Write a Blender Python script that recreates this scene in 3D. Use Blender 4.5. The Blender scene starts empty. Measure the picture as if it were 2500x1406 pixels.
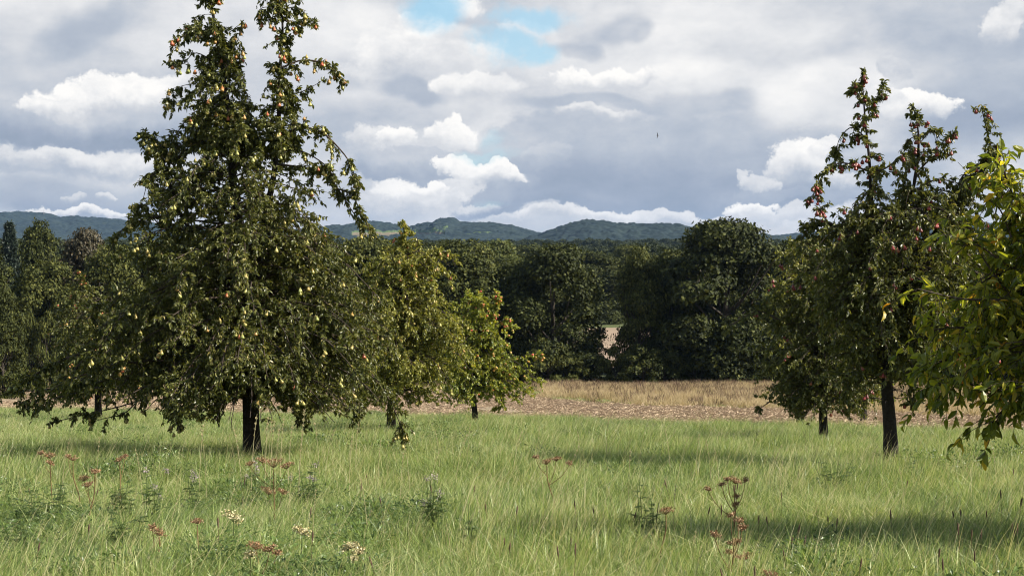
import bpy, math, random
import numpy as np
from mathutils import Vector
R = math.radians
S = bpy.context.scene
COL = S.collection
F = 3472.0                      # focal length in photo pixels (2500 wide)
EYE = 1.2
PITCH = math.atan(103 / F)
cp, sp_ = math.cos(PITCH), math.sin(PITCH)

def P(px, py, d):
    cx, cy = (px - 1250) / F, (703 - py) / F
    dy = cp + cy * sp_; dz = -sp_ + cy * cp
    s = d / dy
    return np.array([cx * s, d, EYE + dz * s])

DR = [(-30, -1.5), (0, 1.2), (50, 6.2), (75, 8.5), (115, 11.4), (160, 12.1), (300, 12.6), (500, 12.4), (900, 9.0), (1300, 9.0), (2400, 12), (5000, 12)]
DRX = np.array([a for a, b in DR], float); DRY = np.array([b for a, b in DR], float)
def ground(x, y):
    x = np.asarray(x, float); y = np.asarray(y, float)
    z = EYE - np.interp(y, DRX, DRY)
    z = z + 0.04 * np.sin(x * .7 + 1) * np.sin(y * .5) + 0.03 * np.sin(x * 1.9 + y * 1.3)
    return z

# ---------------------------------------------------------------- noise
def vnoise(x, y, seed=0):
    xi = np.floor(x).astype(np.int64); yi = np.floor(y).astype(np.int64)
    xf = x - xi; yf = y - yi
    def h(a, b):
        n = (a * 374761393 + b * 668265263 + seed * 974634777) & 0x7fffffff
        n = ((n ^ (n >> 13)) * 1274126177) & 0x7fffffff
        return ((n ^ (n >> 16)) & 0xffff) / 65535.0
    u = xf * xf * (3 - 2 * xf); v = yf * yf * (3 - 2 * yf)
    return (h(xi, yi) * (1 - u) + h(xi + 1, yi) * u) * (1 - v) + (h(xi, yi + 1) * (1 - u) + h(xi + 1, yi + 1) * u) * v
def fbm(x, y, o=4, seed=0):
    s = 0; a = .5
    for i in range(o):
        s = s + a * vnoise(x * 2 ** i, y * 2 ** i, seed + i); a *= .5
    return s

# ---------------------------------------------------------------- mesh helpers
def mk(name, V, FL, mat=None, parent=None, rnd=None, smooth=False):
    """V (n,3); FL list of int arrays (m,k); rnd per-face list matching FL; ONE mesh object"""
    me = bpy.data.meshes.new(name)
    V = np.asarray(V, np.float32)
    FL = [np.asarray(f, np.int32) for f in FL if len(f)]
    me.vertices.add(len(V)); me.vertices.foreach_set('co', V.ravel())
    nl = sum(f.size for f in FL); nf = sum(len(f) for f in FL)
    me.loops.add(nl); me.loops.foreach_set('vertex_index', np.concatenate([f.ravel() for f in FL]))
    tot = np.concatenate([np.full(len(f), f.shape[1], np.int32) for f in FL])
    st = np.concatenate([[0], np.cumsum(tot)[:-1]]).astype(np.int32)
    me.polygons.add(nf); me.polygons.foreach_set('loop_start', st)
    try: me.polygons.foreach_set('loop_total', tot)
    except Exception: pass
    me.polygons.foreach_set('use_smooth', np.full(nf, bool(smooth)))
    if rnd is not None:
        a = me.attributes.new('rnd', 'FLOAT', 'FACE'); a.data.foreach_set('value', np.asarray(rnd, np.float32))
    me.update(calc_edges=True)
    if mat: me.materials.append(mat)
    o = bpy.data.objects.new(name, me); COL.objects.link(o)
    if parent is not None: o.parent = parent
    return o

def join(parts):
    """parts: list of (V, [faces], [rnd]) -> merged"""
    Vs, Fs, Rs, off = [], [], [], 0
    by = {}
    for V, FL, rl in parts:
        for f, r in zip(FL, rl):
            if not len(f): continue
            k = f.shape[1]
            by.setdefault(k, [[], []])
            by[k][0].append(f + off); by[k][1].append(r)
        Vs.append(V); off += len(V)
    FL = [np.concatenate(by[k][0]) for k in by]; rr = np.concatenate([np.concatenate(by[k][1]) for k in by])
    return np.concatenate(Vs), FL, rr

def nrm(a): return a / (np.linalg.norm(a, axis=-1, keepdims=True) + 1e-9)

def tubes(paths, rad, k=4):
    """paths (n,m,3), rad (n,m) or broadcastable"""
    paths = np.asarray(paths, float); n, m, _ = paths.shape
    rad = np.broadcast_to(np.asarray(rad, float), (n, m))
    t = nrm(np.gradient(paths, axis=1))
    ref = np.zeros_like(t); ref[..., 0] = .31; ref[..., 1] = .95; ref[..., 2] = .07
    a = nrm(np.cross(t, ref)); b = np.cross(t, a)
    ang = np.arange(k) * 2 * math.pi / k
    V = paths[:, :, None, :] + rad[:, :, None, None] * (np.cos(ang)[None, None, :, None] * a[:, :, None, :] + np.sin(ang)[None, None, :, None] * b[:, :, None, :])
    idx = np.arange(n * m * k).reshape(n, m, k)
    j2 = np.roll(idx, -1, axis=2)
    f = np.stack([idx[:, :-1], j2[:, :-1], j2[:, 1:], idx[:, 1:]], -1).reshape(-1, 4)
    return V.reshape(-1, 3), [f], [np.full(len(f), .5)]

LEAF = (np.array([[0, 0, 0], [.32, -.42, .10], [.34, 0, -.01], [.32, .42, .10], [.72, -.30, .0], [.74, 0, -.10], [.72, .30, .0], [1, 0, -.26]], float),
        np.array([[0, 2, 1], [0, 3, 2], [4, 5, 7], [5, 6, 7]]), np.array([[1, 2, 5, 4], [2, 3, 6, 5]]))
LEAFS = (np.array([[0, 0, 0], [.5, -.5, .10], [.5, 0, -.02], [.5, .5, .10], [1, 0, -.2]], float),
         np.array([[0, 2, 1], [0, 3, 2], [1, 2, 4], [2, 3, 4]]), np.zeros((0, 4), int))
SPRAY = (np.array([[0, 0, 0], [.45, -.5, .12], [.62, -.12, -.03], [1.0, -.25, -.05], [.8, .08, .0], [.95, .42, .1], [.4, .4, -.1]], float),
         np.array([[0, 2, 1], [0, 4, 2], [2, 4, 3], [0, 6, 4], [4, 6, 5]]), np.zeros((0, 4), int))
def leaves(Pp, D, N, L, W, rnd, tmpl=LEAF):
    D = nrm(D); Sd = nrm(np.cross(N, D)); N = np.cross(D, Sd)
    T, f3, f4 = tmpl
    n = len(Pp); nv = len(T)
    V = Pp[:, None] + (L[:, None] * T[None, :, 0])[..., None] * D[:, None] + (W[:, None] * T[None, :, 1])[..., None] * Sd[:, None] + (L[:, None] * T[None, :, 2])[..., None] * N[:, None]
    off = (np.arange(n) * nv)[:, None, None]
    FL = [(f3[None] + off).reshape(-1, 3)]; RL = [np.repeat(rnd, len(f3))]
    if len(f4): FL.append((f4[None] + off).reshape(-1, 4)); RL.append(np.repeat(rnd, len(f4)))
    return V.reshape(-1, 3), FL, RL

def ru(rg, n): return nrm(rg.normal(size=(n, 3)))
def smooth_path(pts, m):
    """Catmull-Rom resample"""
    p = np.asarray(pts, float)
    p = np.concatenate([[2 * p[0] - p[1]], p, [2 * p[-1] - p[-2]]])
    n = len(p) - 3
    t = np.linspace(0, n - 1e-6, m); i = t.astype(int); u = (t - i)[:, None]
    a, b, c, d = p[i], p[i + 1], p[i + 2], p[i + 3]
    return .5 * ((2 * b) + (-a + c) * u + (2 * a - 5 * b + 4 * c - d) * u ** 2 + (-a + 3 * b - 3 * c + d) * u ** 3)

def lathe(prof, k=10, seed=0):
    V = []; f3 = []; f4 = []
    for r, z in prof:
        for j in range(k):
            a = 2 * math.pi * j / k; V.append((r * math.cos(a), r * math.sin(a), z))
    for i in range(len(prof) - 1):
        for j in range(k):
            f4.append((i * k + j, i * k + (j + 1) % k, (i + 1) * k + (j + 1) % k, (i + 1) * k + j))
    return np.array(V), np.array(f4)

# ---------------------------------------------------------------- object helpers
def tag(o, label=None, cat=None, group=None, kind=None):
    if label: o['label'] = label
    if cat: o['category'] = cat
    if group: o['group'] = group
    if kind: o['kind'] = kind
    return o
def empty(name, loc, rz=0, **k):
    o = bpy.data.objects.new(name, None); COL.objects.link(o); o.location = loc; o.rotation_euler = (0, 0, rz)
    o.empty_display_size = .2
    return tag(o, **k)
def copy_tree(o, parent=None, label=None):
    c = o.copy(); COL.objects.link(c)
    if parent: c.parent = parent
    for ch in list(o.children): copy_tree(ch, c)
    if label: c['label'] = label
    return c

# ---------------------------------------------------------------- materials
def newmat(name):
    m = bpy.data.materials.new(name); m.use_nodes = True
    nt = m.node_tree; nt.nodes.clear()
    return m, nt
def ramp(nt, fac, stops, interp='LINEAR'):
    r = nt.nodes.new('ShaderNodeValToRGB'); r.color_ramp.interpolation = interp
    e = r.color_ramp.elements
    while len(e) > len(stops): e.remove(e[-1])
    while len(e) < len(stops): e.new(.5)
    for el, (p, c) in zip(e, stops): el.position = p; el.color = (*c, 1)
    nt.links.new(fac, r.inputs[0]); return r.outputs[0]
def node(nt, t, **k):
    n = nt.nodes.new(t)
    for a, b in k.items():
        if a.startswith('i_'): n.inputs[a[2:].replace('_', ' ')].default_value = b
        elif a.startswith('n_'): n.inputs[int(a[2:])].default_value = b
        else: setattr(n, a, b)
    return n
def math_(nt, op, a, b=None, c=None, clamp=False):
    n = nt.nodes.new('ShaderNodeMath'); n.operation = op; n.use_clamp = clamp
    for i, v in enumerate((a, b, c)):
        if v is None: continue
        if isinstance(v, (int, float)): n.inputs[i].default_value = v
        else: nt.links.new(v, n.inputs[i])
    return n.outputs[0]
def mixc(nt, f, a, b, mode='MIX'):
    n = nt.nodes.new('ShaderNodeMix'); n.data_type = 'RGBA'; n.blend_type = mode
    for s, v in ((n.inputs[0], f), (n.inputs[6], a), (n.inputs[7], b)):
        if isinstance(v, (int, float)): s.default_value = v
        elif isinstance(v, tuple): s.default_value = (*v, 1)
        else: nt.links.new(v, s)
    return n.outputs[2]
def wnoise(nt, scale, detail=3, coord='Position', rough=.5):
    n = node(nt, 'ShaderNodeTexNoise', i_Scale=scale, i_Detail=detail, i_Roughness=rough)
    if coord == 'Position': nt.links.new(nt.nodes.new('ShaderNodeNewGeometry').outputs['Position'], n.inputs['Vector'])
    else: nt.links.new(nt.nodes.new('ShaderNodeTexCoord').outputs[coord], n.inputs['Vector'])
    return n.outputs[0]

def leafmat(name, stops, trans=.35, tcol=(1.6, 1.5, .5), rough=.42, big=.5, spec=.5, obvar=0.0, nscale=1.2):
    m, nt = newmat(name)
    at = node(nt, 'ShaderNodeAttribute', attribute_name='rnd')
    n = wnoise(nt, nscale, 2)
    f = math_(nt, 'ADD', at.outputs['Fac'], math_(nt, 'MULTIPLY', math_(nt, 'SUBTRACT', n, .5), big))
    if obvar:
        oi = nt.nodes.new('ShaderNodeObjectInfo')
        f = math_(nt, 'ADD', f, math_(nt, 'MULTIPLY', math_(nt, 'SUBTRACT', oi.outputs['Random'], .5), obvar))
    c = ramp(nt, f, stops)
    p = node(nt, 'ShaderNodeBsdfPrincipled', i_Roughness=rough)
    p.inputs['Specular IOR Level'].default_value = spec
    nt.links.new(c, p.inputs['Base Color'])
    t = nt.nodes.new('ShaderNodeBsdfTranslucent'); nt.links.new(mixc(nt, 1.0, c, tcol, 'MULTIPLY'), t.inputs[0])
    mx = nt.nodes.new('ShaderNodeMixShader'); mx.inputs[0].default_value = trans
    nt.links.new(p.outputs[0], mx.inputs[1]); nt.links.new(t.outputs[0], mx.inputs[2])
    o = nt.nodes.new('ShaderNodeOutputMaterial'); nt.links.new(mx.outputs[0], o.inputs[0])
    return m
def surf(name, stops, scale=3, detail=5, rough=.9, bump=0, bscale=None, coord='Position', spec=.3, rnd=False, bdist=.02):
    m, nt = newmat(name)
    if rnd: f = node(nt, 'ShaderNodeAttribute', attribute_name='rnd').outputs['Fac']
    else: f = wnoise(nt, scale, detail, coord, .6)
    c = ramp(nt, f, stops)
    p = node(nt, 'ShaderNodeBsdfPrincipled', i_Roughness=rough); p.inputs['Specular IOR Level'].default_value = spec
    nt.links.new(c, p.inputs['Base Color'])
    if bump:
        b = node(nt, 'ShaderNodeBump', i_Strength=bump, i_Distance=bdist)
        nt.links.new(wnoise(nt, bscale or scale * 3, 5, coord, .65), b.inputs['Height']); nt.links.new(b.outputs[0], p.inputs['Normal'])
    o = nt.nodes.new('ShaderNodeOutputMaterial'); nt.links.new(p.outputs[0], o.inputs[0])
    return m

M = {}
M['bark'] = surf('bark', [(.3, (.012, .009, .008)), (.6, (.030, .023, .019)), (.8, (.06, .048, .038))], 14, 5, bump=1, bscale=35, bdist=.03)
M['barkfar'] = surf('bark_far', [(.3, (.03, .025, .02)), (.7, (.08, .065, .05))], 3)
M['twig'] = surf('twig', [(.3, (.03, .022, .017)), (.7, (.085, .062, .048))], 9)
PEARL = [(0, (.030, .038, .010)), (.35, (.075, .086, .019)), (.7, (.150, .155, .040)), (.93, (.24, .225, .075)), (1, (.32, .25, .08))]
M['pearleaf'] = leafmat('pear_leaf', PEARL, trans=.30, rough=.38, spec=.42)
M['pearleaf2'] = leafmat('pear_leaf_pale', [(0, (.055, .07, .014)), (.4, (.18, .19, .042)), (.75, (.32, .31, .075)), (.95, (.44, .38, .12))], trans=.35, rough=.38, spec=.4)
M['appleleaf'] = leafmat('apple_leaf', [(0, (.07, .10, .018)), (.4, (.18, .22, .035)), (.75, (.34, .34, .055)), (1, (.50, .40, .07))], trans=.4, rough=.42)
M['foreleaf'] = leafmat('fore_leaf', [(0, (.045, .075, .012)), (.4, (.16, .19, .03)), (.7, (.32, .32, .05)), (.86, (.50, .38, .06)), (1, (.48, .19, .03))], trans=.55, rough=.35, spec=.5, big=.35, nscale=2.5)
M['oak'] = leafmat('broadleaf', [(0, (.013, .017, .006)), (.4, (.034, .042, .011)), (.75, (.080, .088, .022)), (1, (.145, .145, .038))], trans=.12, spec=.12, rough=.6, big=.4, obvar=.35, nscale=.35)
M['lime'] = leafmat('limeleaf', [(0, (.05, .07, .02)), (.5, (.085, .10, .028)), (1, (.14, .145, .04))], trans=.25, rough=.6, spec=.2)
M['brown'] = leafmat('brownleaf', [(0, (.022, .022, .009)), (.5, (.048, .040, .015)), (1, (.09, .062, .025))], trans=.2, rough=.55)
M['spruce'] = leafmat('spruceneedle', [(0, (.012, .022, .014)), (1, (.03, .048, .028))], trans=.05, rough=.6)
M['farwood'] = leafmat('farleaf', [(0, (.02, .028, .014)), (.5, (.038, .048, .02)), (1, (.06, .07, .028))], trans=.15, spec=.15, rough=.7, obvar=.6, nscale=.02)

def fruitmat(name, stops, blush):
    m, nt = newmat(name)
    at = node(nt, 'ShaderNodeAttribute', attribute_name='rnd')
    c = ramp(nt, at.outputs['Fac'], stops)
    n = wnoise(nt, 9, 2)
    c2 = mixc(nt, math_(nt, 'MULTIPLY', math_(nt, 'SUBTRACT', n, .42, clamp=True), 3.0, clamp=True), c, blush)
    sp = node(nt, 'ShaderNodeTexNoise', i_Scale=260, i_Detail=1)
    nt.links.new(nt.nodes.new('ShaderNodeTexCoord').outputs['Object'], sp.inputs['Vector'])
    c3 = mixc(nt, math_(nt, 'MULTIPLY', math_(nt, 'SUBTRACT', sp.outputs[0], .6, clamp=True), 3.0, clamp=True), c2, (.16, .11, .04))
    p = node(nt, 'ShaderNodeBsdfPrincipled', i_Roughness=.38); nt.links.new(c3, p.inputs['Base Color'])
    o = nt.nodes.new('ShaderNodeOutputMaterial'); nt.links.new(p.outputs[0], o.inputs[0]); return m
M['pear_y'] = fruitmat('pear_skin', [(0, (.23, .26, .07)), (.6, (.42, .38, .12)), (.8, (.42, .25, .08)), (1, (.42, .10, .05))], (.36, .22, .06))
M['pear_r'] = fruitmat('red_pear_skin', [(0, (.13, .025, .022)), (.6, (.24, .035, .028)), (1, (.32, .12, .06))], (.18, .02, .02))
M['apple'] = fruitmat('apple_skin', [(0, (.45, .36, .09)), (.5, (.5, .28, .08)), (1, (.5, .09, .05))], (.45, .10, .05))

M['grass'] = leafmat('grass_blade', [(0, (.06, .10, .028)), (.3, (.155, .23, .062)), (.6, (.30, .38, .11)), (.85, (.48, .52, .24)), (.96, (.50, .44, .22)), (1, (.56, .50, .30))], trans=.42, tcol=(1.2, 1.15, .75), rough=.38, big=.9, spec=.5, nscale=.9)
M['drygrass'] = leafmat('dry_blade', [(0, (.10, .13, .045)), (.2, (.28, .22, .10)), (.6, (.44, .34, .19)), (1, (.52, .41, .25))], trans=.35, tcol=(1.1, 1, .8), rough=.7, big=.5, nscale=.15)
M['seedbrown'] = surf('seed_brown', [(0, (.07, .04, .03)), (1, (.15, .09, .06))], rnd=True)
M['litter'] = leafmat('straw_litter', [(0, (.28, .20, .14)), (1, (.56, .44, .31))], trans=.1, tcol=(1, 1, 1), rough=.8, big=.3)
M['straw'] = leafmat('straw', [(0, (.40, .33, .17)), (1, (.62, .55, .34))], trans=.25, tcol=(1, 1, .8), rough=.6, big=.1)
M['rust'] = surf('rust_umbel', [(0, (.12, .06, .03)), (.6, (.30, .16, .08)), (1, (.50, .36, .24))], rnd=True)
M['cream'] = surf('cream_umbel', [(0, (.25, .20, .07)), (.6, (.5, .43, .24)), (1, (.65, .6, .42))], rnd=True)
M['stemr'] = surf('dry_stem', [(.3, (.10, .06, .03)), (.7, (.22, .14, .06))], 12)
M['stemg'] = surf('green_stem', [(.3, (.05, .09, .02)), (.7, (.12, .16, .05))], 12)
M['weed'] = leafmat('weed_leaf', [(0, (.03, .055, .016)), (.6, (.065, .11, .032)), (1, (.12, .17, .05))], trans=.3, rough=.5, big=.2)
M['mauve'] = surf('mauve_flower', [(0, (.25, .17, .22)), (1, (.5, .40, .42))], rnd=True)
M['soil'] = surf('meadow_soil', [(.3, (.05, .06, .02)), (.7, (.10, .12, .04))], 2, bump=.5)
M['stubble'] = surf('stubble_soil', [(.3, (.17, .125, .085)), (.5, (.27, .205, .14)), (.7, (.38, .30, .205))], .8, 9, bump=1, bscale=9, bdist=.08)
M['dryfloor'] = surf('dry_ground', [(.3, (.14, .12, .05)), (.7, (.28, .22, .11))], .6, 6, bump=.6)
M['farfield'] = surf('far_field', [(.3, (.22, .16, .11)), (.7, (.30, .22, .155))], .08, 6)
M['buzz'] = surf('feather', [(.3, (.03, .025, .022)), (.7, (.07, .055, .045))], 4)
M['steel'] = surf('grey_steel', [(.3, (.2, .2, .2)), (.7, (.3, .3, .3))], 4, rough=.5)

# ---------------------------------------------------------------- sky
SUN_EL, SUN_AZ = R(38), R(101)      # azimuth clockwise from +Y (camera looks along +Y): from the right, a little behind the camera
W = bpy.data.worlds.new('World'); S.world = W; W.use_nodes = True
nt = W.node_tree; nt.nodes.clear()
tc = nt.nodes.new('ShaderNodeTexCoord')
sky = nt.nodes.new('ShaderNodeTexSky'); sky.sky_type = 'NISHITA'; sky.sun_disc = False
sky.sun_elevation = SUN_EL; sky.sun_rotation = SUN_AZ
sky.air_density = 1.0; sky.dust_density = 1.0; sky.ozone_density = 1.2
STR = .1
nv = node(nt, 'ShaderNodeVectorMath', operation='NORMALIZE'); nt.links.new(tc.outputs['Generated'], nv.inputs[0])
sx = nt.nodes.new('ShaderNodeSeparateXYZ'); nt.links.new(nv.outputs[0], sx.inputs[0])
az = math_(nt, 'ARCTAN2', sx.outputs[0], sx.outputs[1])
el = math_(nt, 'ARCSINE', sx.outputs[2])
cb = nt.nodes.new('ShaderNodeCombineXYZ'); nt.links.new(az, cb.inputs[0]); nt.links.new(el, cb.inputs[1])
# cloud-space coordinates in radians, noise coordinates flattened towards the horizon
vs = math_(nt, 'POWER', math_(nt, 'ADD', math_(nt, 'MAXIMUM', el, 0.0), .03), .85)
cn = nt.nodes.new('ShaderNodeCombineXYZ'); nt.links.new(az, cn.inputs[0]); nt.links.new(vs, cn.inputs[1])
def skn(scale, detail, rough, xs=1.0, off=0.0, col=False, lac=2.0):
    mp = node(nt, 'ShaderNodeMapping'); mp.inputs['Scale'].default_value = (xs, 1.0, 1); mp.inputs['Location'].default_value = (off, off * .7, off)
    nt.links.new(cn.outputs[0], mp.inputs[0])
    n = node(nt, 'ShaderNodeTexNoise', i_Scale=scale, i_Detail=detail, i_Roughness=rough); nt.links.new(mp.outputs[0], n.inputs['Vector'])
    return n.outputs[1 if col else 0]
w1 = skn(11, 10, .62, 1.4, 3.1, True)
def vm(op, a, b=None, s=None):
    n = node(nt, 'ShaderNodeVectorMath', operation=op)
    for i, v in enumerate((a, b)):
        if v is None: continue
        if isinstance(v, tuple): n.inputs[i].default_value = v
        else: nt.links.new(v, n.inputs[i])
    if s is not None: n.inputs['Scale'].default_value = s
    return n.outputs[1 if op in ('LENGTH', 'DOT_PRODUCT') else 0]
warp = vm('SUBTRACT', w1, (.5, .5, .5))
warp0 = vm('SUBTRACT', skn(8, 3, .5, 1.2, 6.4, True), (.5, .5, .5))
warpV = vm('MULTIPLY', warp, (.085, .05, 0))
pw = vm('ADD', cb.outputs[0], warpV)
pw0 = vm('ADD', vm('ADD', cb.outputs[0], vm('MULTIPLY', warp0, (.12, .05, 0))), vm('MULTIPLY', warp, (.022, .014, 0)))
def maprange(v, a, b, c, d, smooth=True):
    n = nt.nodes.new('ShaderNodeMapRange'); n.interpolation_type = 'SMOOTHSTEP'; n.clamp = False
    nt.links.new(v, n.inputs[0])
    for i, q in enumerate((a, b, c, d)): n.inputs[i + 1].default_value = q
    return n.outputs[0]
def mixf(f, a, b):
    n = nt.nodes.new('ShaderNodeMix'); n.data_type = 'FLOAT'
    for s, v in ((n.inputs[0], f), (n.inputs[2], a), (n.inputs[3], b)):
        if isinstance(v, (int, float)): s.default_value = v
        else: nt.links.new(v, s)
    return n.outputs[0]
def ae(px, py): return math.atan((px - 1250) / F), math.atan((600 - py) / F)
# (cx, cy, rx, ry, value at its top, value at its base, softness, tilt)
CL = [
 (100, 75, 230, 95, .78, .72, .7, 0), (420, 110, 170, 90, .76, .68, .7, 0), (215, 100, 170, 55, .52, .50, .7, .6), (560, 40, 260, 60, .76, .72, .7, 0), (60, 215, 200, 40, .62, .56, .7, 0),
 (790, 120, 210, 150, .76, .66, .7, 0), (700, 300, 240, 90, .66, .58, .8, 0),
 (200, 318, 380, 60, .58, .30, .4, 0), (300, 240, 185, 58, 1.0, .66, .25, .2), (150, 270, 70, 22, .90, .70, .3, .1),
 (160, 470, 420, 55, .50, .38, .5, 0), (180, 405, 200, 36, .82, .48, .3, 0), (60, 395, 90, 24, .76, .55, .3, 0), (196, 484, 28, 13, .72, .55, .4, 0), (273, 474, 20, 14, .76, .6, .4, 0), (215, 521, 150, 14, .92, .72, .3, 0), (20, 535, 120, 10, .75, .65, .4, 0),
 (930, 60, 150, 90, .84, .74, .5, 0), (1030, 140, 190, 80, .86, .74, .35, 0), (1085, 95, 95, 58, 1.0, .80, .25, -.2), (1000, 55, 50, 26, .95, .8, .3, 0),
 (980, 262, 300, 46, .74, .60, .5, 0), (1030, 232, 115, 28, .50, .48, .5, 0), (1175, 215, 110, 36, .92, .72, .3, 0),
 (1130, 20, 75, 34, .88, .76, .4, 0), (1190, 70, 50, 30, .80, .72, .5, 0), (1285, 75, 60, 36, .88, .74, .35, 0),
 (1480, 130, 330, 110, .78, .72, .6, 0), (1690, 60, 260, 100, .78, .72, .8, 0), (1450, 62, 120, 40, .56, .60, .6, .25), (1530, 60, 60, 26, .52, .58, .6, .3), (1370, 115, 70, 22, .58, .62, .5, -.3),
 (1700, 190, 330, 70, .84, .70, .6, 0), (1400, 205, 100, 30, .95, .72, .28, 0), (1530, 200, 110, 32, 1.0, .70, .28, 0), (1480, 250, 200, 20, .54, .54, .5, 0), (1700, 240, 200, 34, .58, .52, .5, 0), (1480, 276, 130, 18, .82, .68, .35, -.05),
 (1560, 395, 450, 125, .56, .34, .3, 0), (1900, 430, 330, 70, .48, .36, .5, 0), (1230, 478, 130, 44, .46, .34, .25, .25), (1650, 492, 430, 30, .36, .30, .3, 0), (1350, 385, 50, 26, .58, .48, .3, 0),
 (905, 345, 80, 40, .86, .70, .3, 0), (965, 338, 62, 30, 1.0, .74, .22, 0), (1000, 398, 175, 44, .62, .40, .25, 0), (1115, 322, 78, 44, 1.0, .74, .22, 0),
 (1190, 420, 105, 30, .98, .78, .2, -.1), (1110, 398, 70, 26, 1.0, .80, .2, 0), (1230, 408, 40, 24, 1.0, .8, .2, 0),
 (1000, 478, 115, 46, .92, .66, .25, 0), (1050, 455, 44, 22, 1.0, .78, .2, 0), (920, 505, 110, 40, .72, .62, .4, 0), (1160, 505, 60, 14, .76, .6, .4, 0),
 (1430, 532, 300, 16, .82, .68, .35, 0), (1820, 512, 85, 22, .98, .74, .25, 0), (1700, 535, 170, 14, .78, .68, .4, 0), (1807, 448, 16, 14, .70, .6, .4, 0),
 (1960, 235, 190, 80, .88, .74, .55, 0), (1830, 110, 160, 70, .78, .70, .7, 0), (2010, 345, 120, 30, .58, .54, .5, 0),
 (2340, 90, 260, 110, .56, .48, .6, 0), (2410, 290, 250, 140, .50, .36, .6, 0), (2215, 195, 58, 36, .78, .66, .3, 0), (2250, 284, 95, 40, 1.0, .76, .22, 0), (2160, 262, 70, 30, .9, .74, .3, 0),
 (2150, 440, 200, 60, .56, .44, .5, 0), (1940, 412, 100, 56, .98, .68, .22, 0), (2020, 375, 50, 30, .92, .74, .25, 0), (1850, 462, 60, 22, .72, .56, .3, 0), (2060, 440, 60, 26, .80, .62, .3, 0),
 (2000, 486, 260, 14, .42, .38, .4, 0), (2480, 465, 70, 50, .76, .66, .4, 0), (2080, 530, 300, 18, .70, .62, .4, 0), (2445, 98, 60, 40, .84, .66, .3, 0), (2490, 60, 40, 30, .8, .7, .4, 0),
]
vmap = node(nt, 'ShaderNodeMapping'); vmap.inputs['Scale'].default_value = (.85, 1.35, 1)
nt.links.new(vm('ADD', cb.outputs[0], vm('MULTIPLY', warp, (.03, .02, 0))), vmap.inputs[0])
vo = node(nt, 'ShaderNodeTexVoronoi', i_Scale=34, i_Detail=5, i_Roughness=.68, feature='SMOOTH_F1'); vo.inputs['Smoothness'].default_value = .35
vo.normalize = True if hasattr(vo, 'normalize') else None
nt.links.new(vmap.outputs[0], vo.inputs['Vector'])
puff = math_(nt, 'SUBTRACT', vo.outputs['Distance'], .33)
base = maprange(skn(7, 6, .6, 1.0, 8.0), .3, .7, .58, .74)
B = base
def sep(v):
    s_ = nt.nodes.new('ShaderNodeSeparateXYZ'); nt.links.new(v, s_.inputs[0]); return s_.outputs[0], s_.outputs[1]
PX1, PY1 = sep(pw); PX0, PY0 = sep(pw0)
for cx, cy, rx, ry, bt, bb, so, tl in CL:
    a, e = ae(cx, cy); sx_, sy_ = rx / F, ry / F
    X_, Y_ = (PX1, PY1) if so <= .4 else (PX0, PY0)
    ct, st_ = math.cos(tl), math.sin(tl)
    if tl:
        dx = math_(nt, 'MULTIPLY_ADD', Y_, st_ / sx_, math_(nt, 'MULTIPLY_ADD', X_, ct / sx_, (-a * ct - e * st_) / sx_))
        dy = math_(nt, 'MULTIPLY_ADD', Y_, ct / sy_, math_(nt, 'MULTIPLY_ADD', X_, -st_ / sy_, (a * st_ - e * ct) / sy_))
    else:
        dx = math_(nt, 'MULTIPLY_ADD', X_, 1 / sx_, -a / sx_); dy = math_(nt, 'MULTIPLY_ADD', Y_, 1 / sy_, -e / sy_)
    ln = math_(nt, 'SQRT', math_(nt, 'MULTIPLY_ADD', dx, dx, math_(nt, 'MULTIPLY', dy, dy)))
    crisp = so <= .4
    if crisp: ln = math_(nt, 'ADD', ln, math_(nt, 'MULTIPLY', puff, 1.15))
    if crisp: so = so * .62
    mask = maprange(ln, 1 + so * .35, 1 - so, 0, 1)
    val = maprange(dy, -.7, .55, bb, bt)
    if crisp and bt > .7: val = math_(nt, 'SUBTRACT', val, math_(nt, 'ADD', math_(nt, 'MULTIPLY', puff, .55), .05))
    if crisp and bt > .7: mask = math_(nt, 'MULTIPLY', mask, maprange(dy, -1.15, -.05, .0, .95))
    B = math_(nt, 'ADD', math_(nt, 'MULTIPLY', B, math_(nt, 'SUBTRACT', 1.0, mask)), math_(nt, 'MULTIPLY', val, mask))
# fluffy relief: fine and coarse noise added to the cloud brightness
def cbn(scale, detail, rough, z):
    n = node(nt, 'ShaderNodeTexNoise', i_Scale=scale, i_Detail=detail, i_Roughness=rough)
    nt.links.new(vm('MULTIPLY', vm('ADD', cb.outputs[0], (z, z, z)), (.75, 1.3, 1)), n.inputs['Vector']); return n.outputs[0]
rel = math_(nt, 'MULTIPLY', math_(nt, 'SUBTRACT', cbn(30, 8, .62, 2.0), .5), .34)
det = math_(nt, 'MULTIPLY', math_(nt, 'SUBTRACT', cbn(10, 8, .6, 5.0), .5), .42)
B = math_(nt, 'ADD', B, math_(nt, 'ADD', rel, det))
ccol = ramp(nt, B, [(.18, (.26, .33, .43)), (.38, (.37, .43, .535)), (.54, (.50, .55, .63)), (.68, (.68, .70, .74)), (.82, (.87, .87, .875)), (.94, (1.03, 1.01, .98))])
EXPO = 2 ** -.95
ccs = mixc(nt, 1.0, ccol, (EXPO / STR,) * 3, 'MULTIPLY')
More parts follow.
